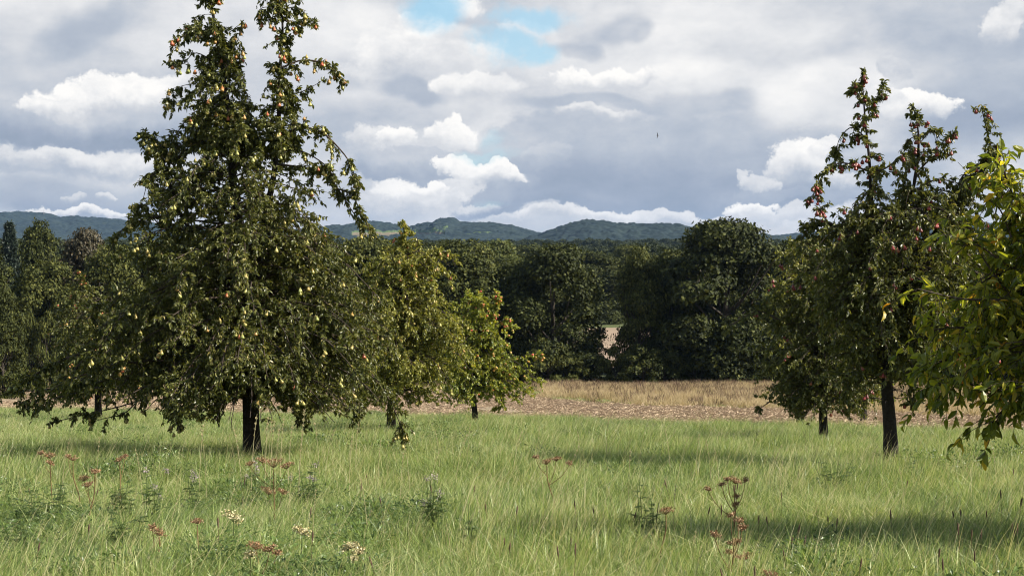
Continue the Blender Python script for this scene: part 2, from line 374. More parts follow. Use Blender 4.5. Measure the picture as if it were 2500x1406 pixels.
# holes of blue sky
hole = 0.0
for hx, hy, hx2, hy2, so, st in [(1070, 25, 85, 48, .5, 1), (1235, 110, 55, 50, .6, .9), (1300, 35, 80, 32, .6, .9), (1265, 130, 60, 32, .6, .9), (1210, 376, 85, 17, .6, .8), (1240, 350, 40, 30, .7, .5), (1180, 492, 40, 10, .7, .35)]:
    a, e = ae(hx, hy)
    q = vm('MULTIPLY', vm('SUBTRACT', vm('ADD', cb.outputs[0], vm('MULTIPLY', warp, (.09, .05, 0))), (a, e, 0)), (F / hx2, F / hy2, 0))
    mk_ = math_(nt, 'MULTIPLY', maprange(vm('LENGTH', q), 1.45, 1 - so, 0, 1), st * .9)
    hole = mk_ if isinstance(hole, float) else math_(nt, 'MAXIMUM', hole, mk_)
# higher up and behind, broken cloud with blue between
up = math_(nt, 'MULTIPLY', maprange(el, R(11), R(20), 0, 1), maprange(skn(5, 6, .6, .6, 2.2), .45, .56, 0, 1))
hole = math_(nt, 'MULTIPLY', hole, maprange(cbn(16, 8, .65, 9.0), .34, .52, .35, 1))
hole = math_(nt, 'MAXIMUM', hole, up)
blue = mixc(nt, .62, sky.outputs[0], (.34 * EXPO / STR, .66 * EXPO / STR, .84 * EXPO / STR))
fin = mixc(nt, hole, ccs, blue)
# sky above the view is dimmed to set the fill light it gives
dim = maprange(el, R(12), R(35), 1.0, .72)
dm = nt.nodes.new('ShaderNodeVectorMath'); dm.operation = 'SCALE'; nt.links.new(fin, dm.inputs[0]); nt.links.new(dim, dm.inputs['Scale'])
bg = nt.nodes.new('ShaderNodeBackground'); bg.inputs[1].default_value = STR; nt.links.new(dm.outputs[0], bg.inputs[0])
wo = nt.nodes.new('ShaderNodeOutputWorld'); nt.links.new(bg.outputs[0], wo.inputs[0])
W.cycles.sampling_method = 'MANUAL'; W.cycles.sample_map_resolution = 512

sd = bpy.data.lights.new('sun', 'SUN'); sd.energy = 5.0; sd.angle = R(.5); sd.color = (1, .93, .80)
so_ = bpy.data.objects.new('sun', sd); COL.objects.link(so_)
dirs = Vector((math.cos(SUN_EL) * math.sin(SUN_AZ), math.cos(SUN_EL) * math.cos(SUN_AZ), math.sin(SUN_EL)))
so_.rotation_euler = dirs.to_track_quat('Z', 'Y').to_euler(); so_.location = dirs * 50

cd = bpy.data.cameras.new('camera'); cam = bpy.data.objects.new('camera', cd); COL.objects.link(cam)
cd.sensor_width = 36; cd.lens = F / 2500 * 36; cd.clip_end = 20000; cd.clip_start = .1
cam.location = (0, 0, EYE); cam.rotation_euler = (math.pi / 2 - PITCH, 0, 0); S.camera = cam

# ---------------------------------------------------------------- terrain
def gridmesh(name, X, Y, Z, mat, **k):
    ny, nx = X.shape
    idx = np.arange(nx * ny).reshape(ny, nx)
    f = np.stack([idx[:-1, :-1], idx[:-1, 1:], idx[1:, 1:], idx[1:, :-1]], -1).reshape(-1, 4)
    return mk(name, np.stack([X, Y, Z], -1).reshape(-1, 3), [f], mat, smooth=True, **k)
xs = np.concatenate([-np.geomspace(2400, 30, 30), np.linspace(-29, 29, 117), np.geomspace(30, 2400, 30)])
ys = np.concatenate([np.linspace(-25, 115, 281), np.geomspace(116, 4300, 70)])
X, Y = np.meshgrid(xs, ys)
tag(gridmesh('ground', X, Y, ground(X, Y), M['soil']), kind='structure')
E1 = ([-60, -21, 2, 10.6, 15, 30, 60], [72, 59, 46, 33, 27, 10, -15])
E2 = ([-70, 0, 2.4, 5.3, 11, 14.7, 17.3, 30, 70], [106, 104, 84, 75, 64, 60, 49, 36, 10])
e1 = lambda x: np.interp(x, *E1) + .5 * (fbm(x * .5, x * 0 + 3, 3) - .5)
e2 = lambda x: np.interp(x, *E2) + 3 * (fbm(x * .3, x * 0 + 7, 4) - .5)
def strip(name, xs, f1, f2, ny, mat, lift):
    t = np.linspace(0, 1, ny)[:, None]
    X = np.broadcast_to(xs[None], (ny, len(xs))); Y = f1(xs)[None] * (1 - t) + f2(xs)[None] * t
    return tag(gridmesh(name, X, Y, ground(X, Y) + lift, mat), kind='structure')
xx = np.linspace(-60, 60, 361)
strip('stubble_field', xx, e1, e2, 90, M['stubble'], .03)
strip('dry_meadow', xx, e2, lambda x: x * 0 + 113, 80, M['dryfloor'], .034)
strip('far_stubble_field', np.linspace(-140, 140, 100), lambda x: x * 0 + 136, lambda x: x * 0 + 212, 40, M['farfield'], .06)

# hills: one mesh each, profile from the photo, tree-sized relief on top
def hillmat(name, c0, c1, c2, fields=False):
    m, nt = newmat(name)
    f = wnoise(nt, .018, 4, rough=.65); f2 = wnoise(nt, .11, 2)
    c = ramp(nt, math_(nt, 'ADD', math_(nt, 'MULTIPLY', f, .6), math_(nt, 'MULTIPLY', f2, .4)), [(.35, c0), (.5, c1), (.65, c2)])
    if fields:
        a = node(nt, 'ShaderNodeAttribute', attribute_name='field')
        fc = ramp(nt, math_(nt, 'MULTIPLY', a.outputs['Fac'], .5), [(0, (.07, .10, .04)), (.5, (.07, .10, .04)), (.51, (.13, .11, .075)), (1, (.13, .11, .075))], 'CONSTANT')
        c = mixc(nt, math_(nt, 'GREATER_THAN', a.outputs['Fac'], .2), c, fc)
    p = node(nt, 'ShaderNodeBsdfPrincipled', i_Roughness=1.0); p.inputs['Specular IOR Level'].default_value = .1
    nt.links.new(c, p.inputs['Base Color'])
    o = nt.nodes.new('ShaderNodeOutputMaterial'); nt.links.new(p.outputs[0], o.inputs[0]); return m
def hill(prof, d, depth, mat, bump, cell, seed, fields=None, slope=1.0, step=3.0):
    pxs = np.arange(prof[0][0], prof[-1][0], step * 3472 / d * .5)
    top = np.interp(pxs, [a for a, b in prof], [b for a, b in prof])
    X = (pxs - 1250) / F * d
    Zt = EYE + (600 - top) / F * d
    t = np.concatenate([np.linspace(-1, 0, int(depth / step / 1.2)), np.linspace(.04, 1, 12)])
    TT, XX = np.meshgrid(t, X, indexing='ij')
    YY = d + TT * depth * (1 + 0 * XX)
    h = np.clip(1 - np.abs(TT) ** (1.3 * slope), 0, 1)
    zb = EYE - 14
    lowf = fbm(XX / 150, YY / 150, 3, seed) - .5
    Z = zb + (Zt[None] - zb) * h * (1 + .5 * lowf * (np.abs(TT) ** .7))
    fz = np.zeros_like(Z)
    b = np.maximum(vnoise(XX / cell, YY / cell, seed + 9), vnoise(XX / cell + 31.5, YY / cell + 7.5, seed + 10)) * bump + vnoise(XX / cell * 2.7, YY / cell * 2.7, seed + 12) * bump * .4
    if fields is not None:
        PX = 1250 + XX / YY * F; PY = 600 - (Z - EYE) / YY * F
        for (x0, x1, y0, y1, sl, v) in fields:
            yy = PY - (PX - x0) * sl
            mk_ = (PX > x0) & (PX < x1) & (yy > y0) & (yy < y1) & (TT < -.02)
            fz[mk_] = v
        b = np.where(fz > 0, 0, b)
    o = gridmesh('hill', XX, YY, Z + b - bump * .8, mat)
    a = o.data.attributes.new('field', 'FLOAT', 'POINT'); a.data.foreach_set('value', fz.ravel().astype(np.float32))
    return tag(o, kind='structure')
HM = hillmat('hill_forest', (.011, .018, .020), (.018, .028, .027), (.030, .042, .036), True)
hill([(-700, 560), (-200, 535), (0, 521), (60, 519), (110, 522), (150, 532), (200, 529), (290, 536), (400, 548), (600, 560), (800, 575)], 3300, 900, HM, 9, 16, 1)
hill([(1700, 590), (1880, 578), (2000, 565), (2150, 560), (2300, 546), (2500, 545), (2700, 540), (3200, 570)], 3200, 800, HM, 9, 16, 2)
hill([(700, 565), (860, 548), (900, 541), (960, 548), (1005, 556), (1020, 549), (1060, 545), (1075, 535), (1105, 533), (1125, 544), (1200, 546), (1250, 551), (1310, 568), (1400, 590), (1600, 610)], 2500, 700, HM, 7, 11, 3,
     fields=[(1000, 1098, 550, 553.5, 0.02, 1), (1005, 1095, 558, 561.5, 0, 1), (1015, 1085, 563, 573, 0, 2), (860, 985, 563, 574, 0, 2), (1090, 1215, 568, 571.5, -.01, 1)])
hill([(1180, 600), (1310, 575), (1335, 566), (1370, 551), (1420, 540), (1470, 540), (1500, 546), (1560, 548), (1650, 550), (1700, 562), (1850, 575), (2050, 600)], 1900, 420, HM, 7, 10, 4)

# ---------------------------------------------------------------- orchard trees
def gpos(d, px):
    x = (px - 1250) / F * d
    return np.array([x, d, float(ground(x, d)) - .03])
PEARPROF = [(.004, 0), (.006, -.03), (.010, -.034), (.018, -.045), (.024, -.062), (.033, -.082), (.036, -.097), (.031, -.113), (.018, -.122), (.003, -.119)]
APPLEPROF = [(.003, 0), (.004, -.02), (.016, -.018), (.032, -.028), (.037, -.045), (.034, -.062), (.022, -.075), (.004, -.072)]
FR = {}
def fruit_meshes(key, prof, mat, vals):
    V, f = lathe(prof, 8); V[:, 2] *= .84
    L = []
    for v in vals:
        o = mk(key, V, [f], mat, rnd=np.full(len(f), v), smooth=True); L.append(o.data); bpy.data.objects.remove(o)
    FR[key] = (L, V, f)
fruit_meshes('pear', PEARPROF, M['pear_y'], [.05, .3, .5, .62, .82, 1.0])
fruit_meshes('red_pear', PEARPROF, M['pear_r'], [.0, .2, .45, .6, .8, 1.0])
fruit_meshes('apple', APPLEPROF, M['apple'], [.0, .2, .45, .6, .8, 1.0])

def orchard(name, label, cat, group, d, basepx, leaders, bodies, limbs=(), leafmat_='pearleaf', leafL=.066, leafW=.035, tmpl=LEAF,
            spacing=.085, nleaf=14, twigL=(.16, .42), fruit='pear', nfruit=160, redtop=None, seed=0, trunk_r=.12, fsize=1.0, limb_sp=.06, spread=1.0, limbtw=.5, topd=1.0, hem=None):
    rg = np.random.default_rng(seed)
    base = gpos(d, basepx)
    loc = lambda px, py, do=0: P(px, py, d + do) - base
    root = empty(name, base, label=label, cat=cat, group=group)
    wood = []; LD = []
    for i, (pts, r0, r1) in enumerate(leaders):
        q = np.array([loc(*p) for p in pts])
        if i == 0: q[0] = (q[0][0] * 0, 0, -.1)
        path = smooth_path(q, 40); LD.append(path)
        tt = np.linspace(0, 1, 40)
        rad = r1 + (r0 - r1) * np.where(tt < .12, 1 - tt * .8, .904 * ((1 - tt) / .88) ** 1.25)
        if i == 0: rad = rad * (1 + .45 * np.exp(-tt * 22))
        k = 14 if i == 0 else 8
        V, f_, r_ = tubes(path[None], rad[None], k)
        V = V + (fbm(V[:, 0] * 9 + V[:, 2] * 3, V[:, 1] * 9 + V[:, 2] * 2, 3, 5)[:, None] - .45) * .03 * (r0 / .1) * nrm(np.stack([V[:, 0] - path[:, 0].repeat(k), V[:, 1] - path[:, 1].repeat(k), V[:, 0] * 0], -1)) if i == 0 else V
        wood.append((V, f_, r_))
    V, FL, rr = join(wood)
    mk('trunk', V, FL, M['bark'], root, smooth=True)
    O, T, BI = [], [], []     # twig origins, tangents, body index
    br = []
    for bi, bd in enumerate(bodies):
        rows = sorted([(loc((a + b) / 2, y)[2], (a - 1250) / F * d - base[0], (b - 1250) / F * d - base[0]) for y, a, b in bd['env']])
        z_, xl_, xr_ = map(np.array, zip(*rows))
        path = LD[bd['axis']]
        n = bd['n']
        zz = np.linspace(z_[0], z_[-1], 60); w = np.interp(zz, z_, xr_ - xl_) ** bd.get('wp', 1.3); c = np.cumsum(w) / w.sum()
        z = np.interp(rg.random(n), c, zz)
        if 'bias' in bd: pass
        ax = np.interp(z, path[:, 2], path[:, 0]); ay = np.interp(z, path[:, 2], path[:, 1])
        phi = rg.random(n) * 2 * math.pi
        xl, xr = np.interp(z, z_, xl_), np.interp(z, z_, xr_)
        Rx = np.where(np.cos(phi) > 0, np.maximum(xr - ax, .05), np.maximum(ax - xl, .05)); Ry = (xr - xl) * .5 * bd.get('dep', .85) + .03
        rm = 1 / np.sqrt((np.cos(phi) / Rx) ** 2 + (np.sin(phi) / Ry) ** 2)
        f = rg.uniform(.3 ** 2, 1, n) ** .5
        r = f * rm * .97
        Tt = np.stack([ax + r * np.cos(phi), ay + r * np.sin(phi), z], -1)
        dr = bd.get('droop', .3)
        zs = np.clip(z + (dr + rg.normal(0, .12, n)) * r, bd.get('zmin', z_[0] + .35), path[-1, 2] - .05)
        Sx = np.stack([np.interp(zs, path[:, 2], path[:, 0]), np.interp(zs, path[:, 2], path[:, 1]), zs], -1)
        rise = bd.get('rise', .4)
        C1 = Sx + (Tt - Sx) * np.array([.55, .55, 0]) + np.stack([z * 0, z * 0, rise * r], -1)
        m = 12; u = np.linspace(0, 1, m)[None, :, None]
        path3 = Sx[:, None] * (1 - u) ** 2 + 2 * C1[:, None] * u * (1 - u) + Tt[:, None] * u ** 2
        # keep arched limbs inside the outline
        zmx = np.interp(path3[..., 0], xl_[np.argsort(xl_)], z_[np.argsort(xl_)]) if False else None
        path3 = path3 + np.cumsum(rg.normal(0, .012, path3.shape), axis=1) * r[:, None, None] * .5
        R0 = .005 + .008 * r
        br.append(tubes(path3, R0[:, None] * np.linspace(1, .25, m)[None], 5))
        ln = np.linalg.norm(np.diff(path3, axis=1), axis=2).sum(1)
        nt_ = np.maximum(2, (ln * .85 / (spacing * bd.get('sp', 1))).astype(int))
        for i in range(n):
            t = rg.uniform(.18 if r[i] > .6 else .05, 1.0, nt_[i]) ** .8
            ii = np.clip(t * (m - 1), 0, m - 1.001); k0 = ii.astype(int); fr = (ii - k0)[:, None]
            pp = path3[i, k0] * (1 - fr) + path3[i, k0 + 1] * fr
            O.append(pp); T.append(path3[i, k0 + 1] - path3[i, k0]); BI.append(np.full(len(pp), bi))
    for L_ in limbs:
        pts, r0 = L_[0], L_[1]; dens = L_[2] if len(L_) > 2 else 1
        do = rg.normal(0, .15)
        q = np.array([loc(p[0], p[1], (p[2] if len(p) > 2 else do * (j / (len(pts) - 1)))) for j, p in enumerate(pts)])
        m = 16; path = smooth_path(q, m)
        br.append(tubes(path[None], np.linspace(r0, r0 * .3, m)[None], 6))
        ln = np.linalg.norm(np.diff(path, axis=0), axis=1).sum()
        k = int(ln / limb_sp * dens)
        t = rg.uniform(.05, 1, k); ii = np.clip(t * (m - 1), 0, m - 1.001); k0 = ii.astype(int); fr = (ii - k0)[:, None]
        O.append(path[k0] * (1 - fr) + path[k0 + 1] * fr); T.append(path[k0 + 1] - path[k0]); BI.append(np.full(k, -1))
    for path in LD:
        m = len(path); ln = np.linalg.norm(np.diff(path[m // 2:], axis=0), axis=1).sum(); k = int(ln / .03 * topd)
        t = 1 - .55 * rg.random(k) ** 1.3; ii = np.clip(t * (m - 1), 0, m - 1.001); k0 = ii.astype(int); fr = (ii - k0)[:, None]
        O.append(path[k0] * (1 - fr) + path[k0 + 1] * fr); T.append(path[k0 + 1] - path[k0]); BI.append(np.full(k, -1))
    O, T, BI = np.concatenate(O), nrm(np.concatenate(T)), np.concatenate(BI)
    n = len(O)
    Lt = rg.uniform(*twigL, n) * np.where(BI < 0, limbtw, 1)
    for bi, bd in enumerate(bodies):
        if 'tw' in bd: Lt[BI == bi] *= bd['tw']
    d0 = nrm(T * .55 + ru(rg, n) * .75 * spread + np.array([0, 0, .05]))
    g = rg.uniform(.1, .55, n)
    s = np.linspace(0, 1, 5)[None, :, None]
    tp = O[:, None] + d0[:, None] * (Lt[:, None, None] * s) - np.array([0, 0, 1.]) * (g * Lt)[:, None, None] * s ** 2
    # cull what leaves the outline
    def inside(Q, bi_arr, tol):
        ok = np.ones(len(Q), bool)
        for bi, bd in enumerate(bodies):
            mkk = bi_arr == bi
            if not mkk.any(): continue
            rows = sorted([(loc((a + b) / 2, y)[2], (a - 1250) / F * d - base[0], (b - 1250) / F * d - base[0]) for y, a, b in bd['env']])
            z_, xl_, xr_ = map(np.array, zip(*rows))
            q = Q[mkk]; zl = z_[0] + .12 * np.sin(q[:, 0] * 5 + seed) + .08 * np.sin(q[:, 0] * 13)
            mid = (np.interp(q[:, 2], z_, xl_) + np.interp(q[:, 2], z_, xr_)) / 2; hw = (np.interp(q[:, 2], z_, xr_) - np.interp(q[:, 2], z_, xl_)) / 2
            wob = tol * (.6 + .9 * fbm(q[:, 2] * 2.2 + 3, q[:, 0] * 0.6 + seed, 3))
            ok[mkk] = (np.abs(q[:, 0] - mid) < hw + wob) & (q[:, 2] > zl) & (q[:, 2] < z_[-1] + tol)
        if hem:
            hx = np.array([(a - 1250) / F * d - base[0] for a, b in hem]); hz = np.array([loc(a, b)[2] for a, b in hem])
            ok &= (bi_arr < 0) | (Q[:, 2] > np.interp(Q[:, 0], hx, hz) + .1 * (fbm(Q[:, 0] * 5, Q[:, 1] * 3, 2, 3) - .5))
        return ok
    keep = inside(tp[:, -1], BI, .12)
    O, T, BI, Lt, d0, g, tp = O[keep], T[keep], BI[keep], Lt[keep], d0[keep], g[keep], tp[keep]
    n = len(O)
    br.append(tubes(tp, np.linspace(.0045, .002, 5)[None] * (d / 20) ** .3, 3))
    V, FL, rr = join(br)
    mk('branches', V, FL, M['twig'], root, smooth=True)
    nl = nleaf
    ss = rg.uniform(.08, 1.0, (n, nl))
    Q = O[:, None] + d0[:, None] * (Lt[:, None] * ss)[..., None] - np.array([0, 0, 1.]) * (g[:, None] * Lt[:, None] * ss ** 2)[..., None]
    tg = nrm(d0[:, None] - np.array([0, 0, 1.]) * (2 * g[:, None] * ss)[..., None])
    Q = Q.reshape(-1, 3); tg = tg.reshape(-1, 3); NL = len(Q)
    D = nrm(tg * .5 + ru(rg, NL) * .75 + np.array([0, 0, -.4]))
    N = nrm(ru(rg, NL) * .9 + np.array([0, 0, .8]))
    sz = rg.uniform(.65, 1.2, NL)
    rn = np.clip(rg.beta(2.2, 2.6, NL) + np.where(rg.random(NL) < .012, .5, 0), 0, 1)
    V, FL, RL = leaves(Q, D, N, leafL * sz, leafW * sz * rg.uniform(.8, 1.2, NL), rn, tmpl)
    V, FL, rr = join([(V, FL, RL)])
    mk('crown', V, FL, M[leafmat_], root, rnd=rr)
    # fruit, hanging under twigs, mostly near the outside facing any way
    meshes, FV, FF = FR[fruit]
    if nfruit:
        fp = tp[:, 3].copy()
        cell = np.round(fp[:, 0] / .3).astype(int) * 1000 + np.round(fp[:, 2] / .3).astype(int)
        u_, inv = np.unique(cell, return_inverse=True); mn = np.full(len(u_), 1e9); np.minimum.at(mn, inv, fp[:, 1])
        wgt = np.exp(-(fp[:, 1] - mn[inv]) / .12) + .02; cnt = np.bincount(inv, wgt); wgt = wgt / cnt[inv] ** .8
        fp[:, 1] -= .02
        wgt *= .35 + 2.0 * np.clip((fp[:, 2] - 1.0) / (fp[:, 2].max() - 1.0), 0, 1)
        wgt[BI < 0] *= 2.0
        # clusters
        nc = int(nfruit / 1.7); ci = rg.choice(n, nc, replace=False, p=wgt / wgt.sum())
        pts = []
        for c in ci:
            for k in range(rg.choice([1, 1, 2, 3])):
                pts.append(fp[c] + rg.normal(0, .03, 3) * (k > 0))
        pts = np.array(pts[:nfruit]); front = np.argsort(pts[:, 1])
        pts = pts[front]
        zt = pts[:, 2].max()
        rest = []
        for j, q in enumerate(pts):
            rv = rg.random()
            vi = int(rv * 4) if (redtop is None or rg.random() > (redtop if q[2] > zt * .72 else .06)) else 4 + int(rv * 2)
            s = fsize * rg.uniform(.82, 1.15)
            rx, ry = rg.normal(0, .22, 2)
            if j < 100:
                o = bpy.data.objects.new(fruit if fruit != 'red_pear' else 'pear', meshes[vi]); COL.objects.link(o); o.parent = root
                o.location = q; o.rotation_euler = (rx, ry, rv * 6); o.scale = (s, s, s)
            else:
                A = FV * s; cz, sz_ = math.cos(rx), math.sin(rx)
                A = A @ np.array([[1, 0, 0], [0, cz, sz_], [0, -sz_, cz]]) + q
                rest.append((A, [FF], [np.full(len(FF), meshes[vi].attributes['rnd'].data[0].value)]))
        if rest:
            V, FL, rr = join(rest)
            tag(mk('more_pears' if 'pear' in fruit else 'more_apples', V, FL, M[{'pear': 'pear_y', 'red_pear': 'pear_r', 'apple': 'apple'}[fruit]], root, rnd=rr, smooth=True), kind='stuff')
    print(name, 'leaves', NL, 'twigs', n)
    return root

G = 'pear and apple trees of the orchard'
# main pear tree, two leaders
orchard('pear_tree', 'tall twin-topped pear tree full of yellow-green pears, on the thick dark trunk at left', 'pear tree', G, 20.4, 615,
    leaders=[([(615, 1100), (612, 980), (612, 800), (600, 650), (580, 520), (566, 420), (560, 300), (545, 180), (528, 80), (508, -30)], .12, .012),
             ([(612, 700), (640, 560), (668, 430), (680, 300), (683, 180), (690, 80), (684, -30)], .06, .012),
             ([(612, 800), (520, 640), (440, 520), (400, 400), (385, 345)], .05, .012)],
    bodies=[dict(axis=0, n=330, env=[(320, 500, 640), (370, 440, 720), (430, 390, 790), (480, 350, 830), (540, 335, 865), (600, 275, 895), (680, 230, 930), (760, 180, 965), (840, 120, 1000), (900, 75, 1010), (950, 60, 1000), (1000, 130, 960), (1025, 330, 880)], droop=.12, rise=.3, zmin=1.0),
            dict(axis=0, n=95, env=[(-30, 490, 535), (30, 478, 545), (80, 455, 560), (120, 445, 585), (160, 470, 605), (220, 458, 622), (280, 440, 640), (340, 430, 650), (400, 400, 660)], droop=.05, rise=.3, tw=.6, sp=.5, wp=1.0),
            dict(axis=1, n=52, env=[(-30, 655, 710), (10, 630, 730), (60, 635, 740), (110, 648, 728), (140, 655, 700), (190, 652, 718), (240, 645, 735), (290, 635, 750), (340, 625, 770), (400, 600, 790)], droop=.05, rise=.3, tw=.55, sp=.5, wp=1.0),
            dict(axis=2, n=24, env=[(345, 365, 430), (390, 350, 450), (440, 338, 460), (500, 325, 470), (540, 335, 480)], droop=.5, rise=.4, tw=.6, sp=1.0)],
    limbs=[([(690, 50), (740, 62), (782, 52)], .010, 1.3), ([(688, 25), (720, 18), (748, 28)], .008), ([(685, 20), (640, 20), (622, 45)], .008),
           ([(690, 165), (735, 148), (780, 152), (815, 170), (833, 200)], .014, 1.5), ([(688, 235), (735, 225), (775, 205)], .012, 1.3),
           ([(672, 350), (720, 315), (780, 320), (830, 365), (855, 400), (868, 438)], .02, 1.6), ([(672, 372), (730, 368), (790, 400), (820, 440)], .015, 1.2),
           ([(660, 400), (740, 410), (800, 430), (850, 500), (885, 555)], .018, 1.4), ([(820, 460), (860, 475), (880, 520), (905, 560)], .012, 1.3),
           ([(550, 130), (490, 75), (455, 85), (420, 112)], .012, 1.5), ([(545, 165), (480, 130), (450, 155), (428, 158)], .010, 1.1),
           ([(550, 200), (470, 205), (410, 220)], .008, .8), ([(555, 250), (470, 245), (395, 252)], .011, 1.2), ([(560, 80), (590, 60), (580, 100)], .006, .6),
           ([(540, 300), (470, 285), (430, 330), (420, 370)], .014, 1.4), ([(500, 470), (420, 400), (385, 345), (352, 335)], .018, 1.6),
           ([(420, 420), (370, 430), (345, 500)], .012, 1.5), ([(400, 560), (340, 500), (330, 530)], .012, 1.3), ([(520, 520), (380, 530), (300, 560), (265, 620)], .02, 1.3),
           ([(600, 900), (420, 900), (250, 930), (120, 950), (25, 955)], .028, 1.6), ([(600, 930), (400, 960), (300, 990), (130, 1030)], .018, .6),
           ([(560, 860), (330, 830), (150, 880), (60, 930)], .025, 1.6), ([(240, 945), (120, 975), (45, 985)], .012, 1.4), ([(330, 985), (300, 1010), (240, 1025), (215, 1040)], .01, .5), ([(410, 930), (425, 1000), (430, 1045)], .006, 1.2),
           ([(700, 860), (860, 880), (940, 960), (975, 1030), (985, 1062)], .016, 1.1), ([(690, 900), (725, 980), (735, 1030)], .01, 1.3),
           ([(640, 880), (780, 900), (860, 980), (880, 1020)], .018, 1.4), ([(560, 900), (540, 980), (520, 1010)], .012, 1.3), ([(500, 880), (430, 950), (420, 1000)], .012, 1.4)],
    nfruit=620, redtop=.45, seed=11, spacing=.075, nleaf=23, fsize=.74, hem=[(0, 975), (100, 1000), (250, 1010), (330, 985), (430, 990), (520, 1010), (570, 975), (592, 935), (655, 945), (700, 1000), (760, 1020), (830, 995), (900, 1010), (1000, 985)])

orchard('pear_tree', 'slender red-fruited pear tree with three sparse upright tips, on the trunk at right', 'pear tree', G, 18.3, 2181,
    leaders=[([(2181, 1118), (2172, 1030), (2166, 940), (2172, 800), (2180, 680), (2205, 560), (2232, 450), (2243, 340), (2230, 262)], .095, .008),
             ([(2172, 760), (2155, 640), (2130, 520), (2123, 400), (2112, 290), (2104, 178)], .04, .007),
             ([(2180, 720), (2260, 600), (2330, 510), (2385, 430), (2420, 390), (2412, 330), (2398, 270)], .045, .007)],
    bodies=[dict(axis=0, n=235, env=[(480, 2150, 2330), (520, 2050, 2400), (560, 1985, 2430), (620, 1960, 2480), (700, 1950, 2500), (780, 1960, 2500), (850, 1990, 2470), (910, 2030, 2400), (950, 2060, 2340), (985, 2080, 2270)], droop=.12, rise=.3, zmin=.9),
            dict(axis=0, n=16, env=[(265, 2215, 2245), (320, 2222, 2262), (400, 2205, 2275), (460, 2190, 2290), (530, 2180, 2310)], droop=.1, rise=.3, tw=.45, sp=1.2),
            dict(axis=1, n=20, env=[(178, 2090, 2114), (260, 2090, 2125), (330, 2098, 2138), (400, 2104, 2145), (480, 2095, 2160), (540, 2075, 2180)], droop=.1, rise=.3, tw=.4, sp=1.3),
            dict(axis=2, n=26, env=[(272, 2390, 2410), (330, 2398, 2428), (400, 2390, 2440), (450, 2370, 2440), (520, 2310, 2430)], droop=.1, rise=.3, tw=.45, sp=.7)],
    limbs=[([(2120, 275), (2140, 240), (2158, 205)], .009, 1.6), ([(2100, 250), (2090, 225), (2082, 212)], .006, 1.5),
           ([(2122, 345), (2080, 312), (2050, 340), (2042, 370)], .010, 1.7), ([(2124, 420), (2060, 398), (2020, 415), (1998, 450), (1982, 480)], .012, 1.5),
           ([(1985, 475), (2000, 500), (2012, 530)], .008, 1.0), ([(2125, 420), (2165, 410), (2200, 380), (2215, 395)], .010, 1.5),
           ([(2240, 420), (2275, 385), (2300, 370), (2322, 335)], .011, 1.8), ([(2245, 350), (2275, 320), (2285, 345)], .008, 1.1), ([(2240, 330), (2215, 345), (2215, 365)], .007, 1.5),
           ([(2235, 470), (2280, 440), (2330, 445), (2370, 460)], .012, 1.2), ([(2170, 420), (2210, 425), (2215, 470)], .008, 1.3),
           ([(2400, 410), (2350, 430), (2325, 500)], .012, 1.5), ([(2420, 400), (2440, 460), (2425, 520)], .010, 1.6), ([(2180, 560), (2130, 520), (2090, 500), (2075, 520)], .01, 1.2),
           ([(2150, 640), (2060, 560), (1990, 545), (1955, 590)], .02, 1.6), ([(2200, 820), (2280, 900), (2300, 960), (2285, 985)], .014, 1.5), ([(2190, 850), (2230, 940), (2225, 985)], .012, 1.5),
           ([(2160, 850), (2080, 920), (2060, 980)], .014, 1.4)],
    fruit='red_pear', nfruit=190, redtop=.1, seed=5, spacing=.08, nleaf=21, twigL=(.2, .45), fsize=.68, topd=.5, limbtw=.42, hem=[(1950, 930), (2060, 985), (2140, 935), (2195, 925), (2240, 975), (2330, 960), (2500, 900)])

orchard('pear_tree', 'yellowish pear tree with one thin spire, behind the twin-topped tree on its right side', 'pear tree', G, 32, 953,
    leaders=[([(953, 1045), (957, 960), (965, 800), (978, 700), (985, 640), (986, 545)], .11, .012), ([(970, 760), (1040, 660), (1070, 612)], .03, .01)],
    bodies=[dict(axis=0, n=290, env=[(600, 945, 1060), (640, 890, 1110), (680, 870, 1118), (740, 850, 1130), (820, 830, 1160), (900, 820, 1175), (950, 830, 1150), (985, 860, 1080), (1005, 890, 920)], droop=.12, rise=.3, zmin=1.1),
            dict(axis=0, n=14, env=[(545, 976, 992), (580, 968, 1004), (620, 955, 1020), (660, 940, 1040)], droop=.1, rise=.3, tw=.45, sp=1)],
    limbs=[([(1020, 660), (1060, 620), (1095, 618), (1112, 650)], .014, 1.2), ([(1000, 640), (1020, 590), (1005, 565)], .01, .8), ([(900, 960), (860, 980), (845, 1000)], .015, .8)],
    leafmat_='pearleaf2', fruit='pear', nfruit=130, redtop=.3, seed=21, spacing=.105, nleaf=22, leafL=.078, leafW=.043, tmpl=LEAFS, fsize=.85)

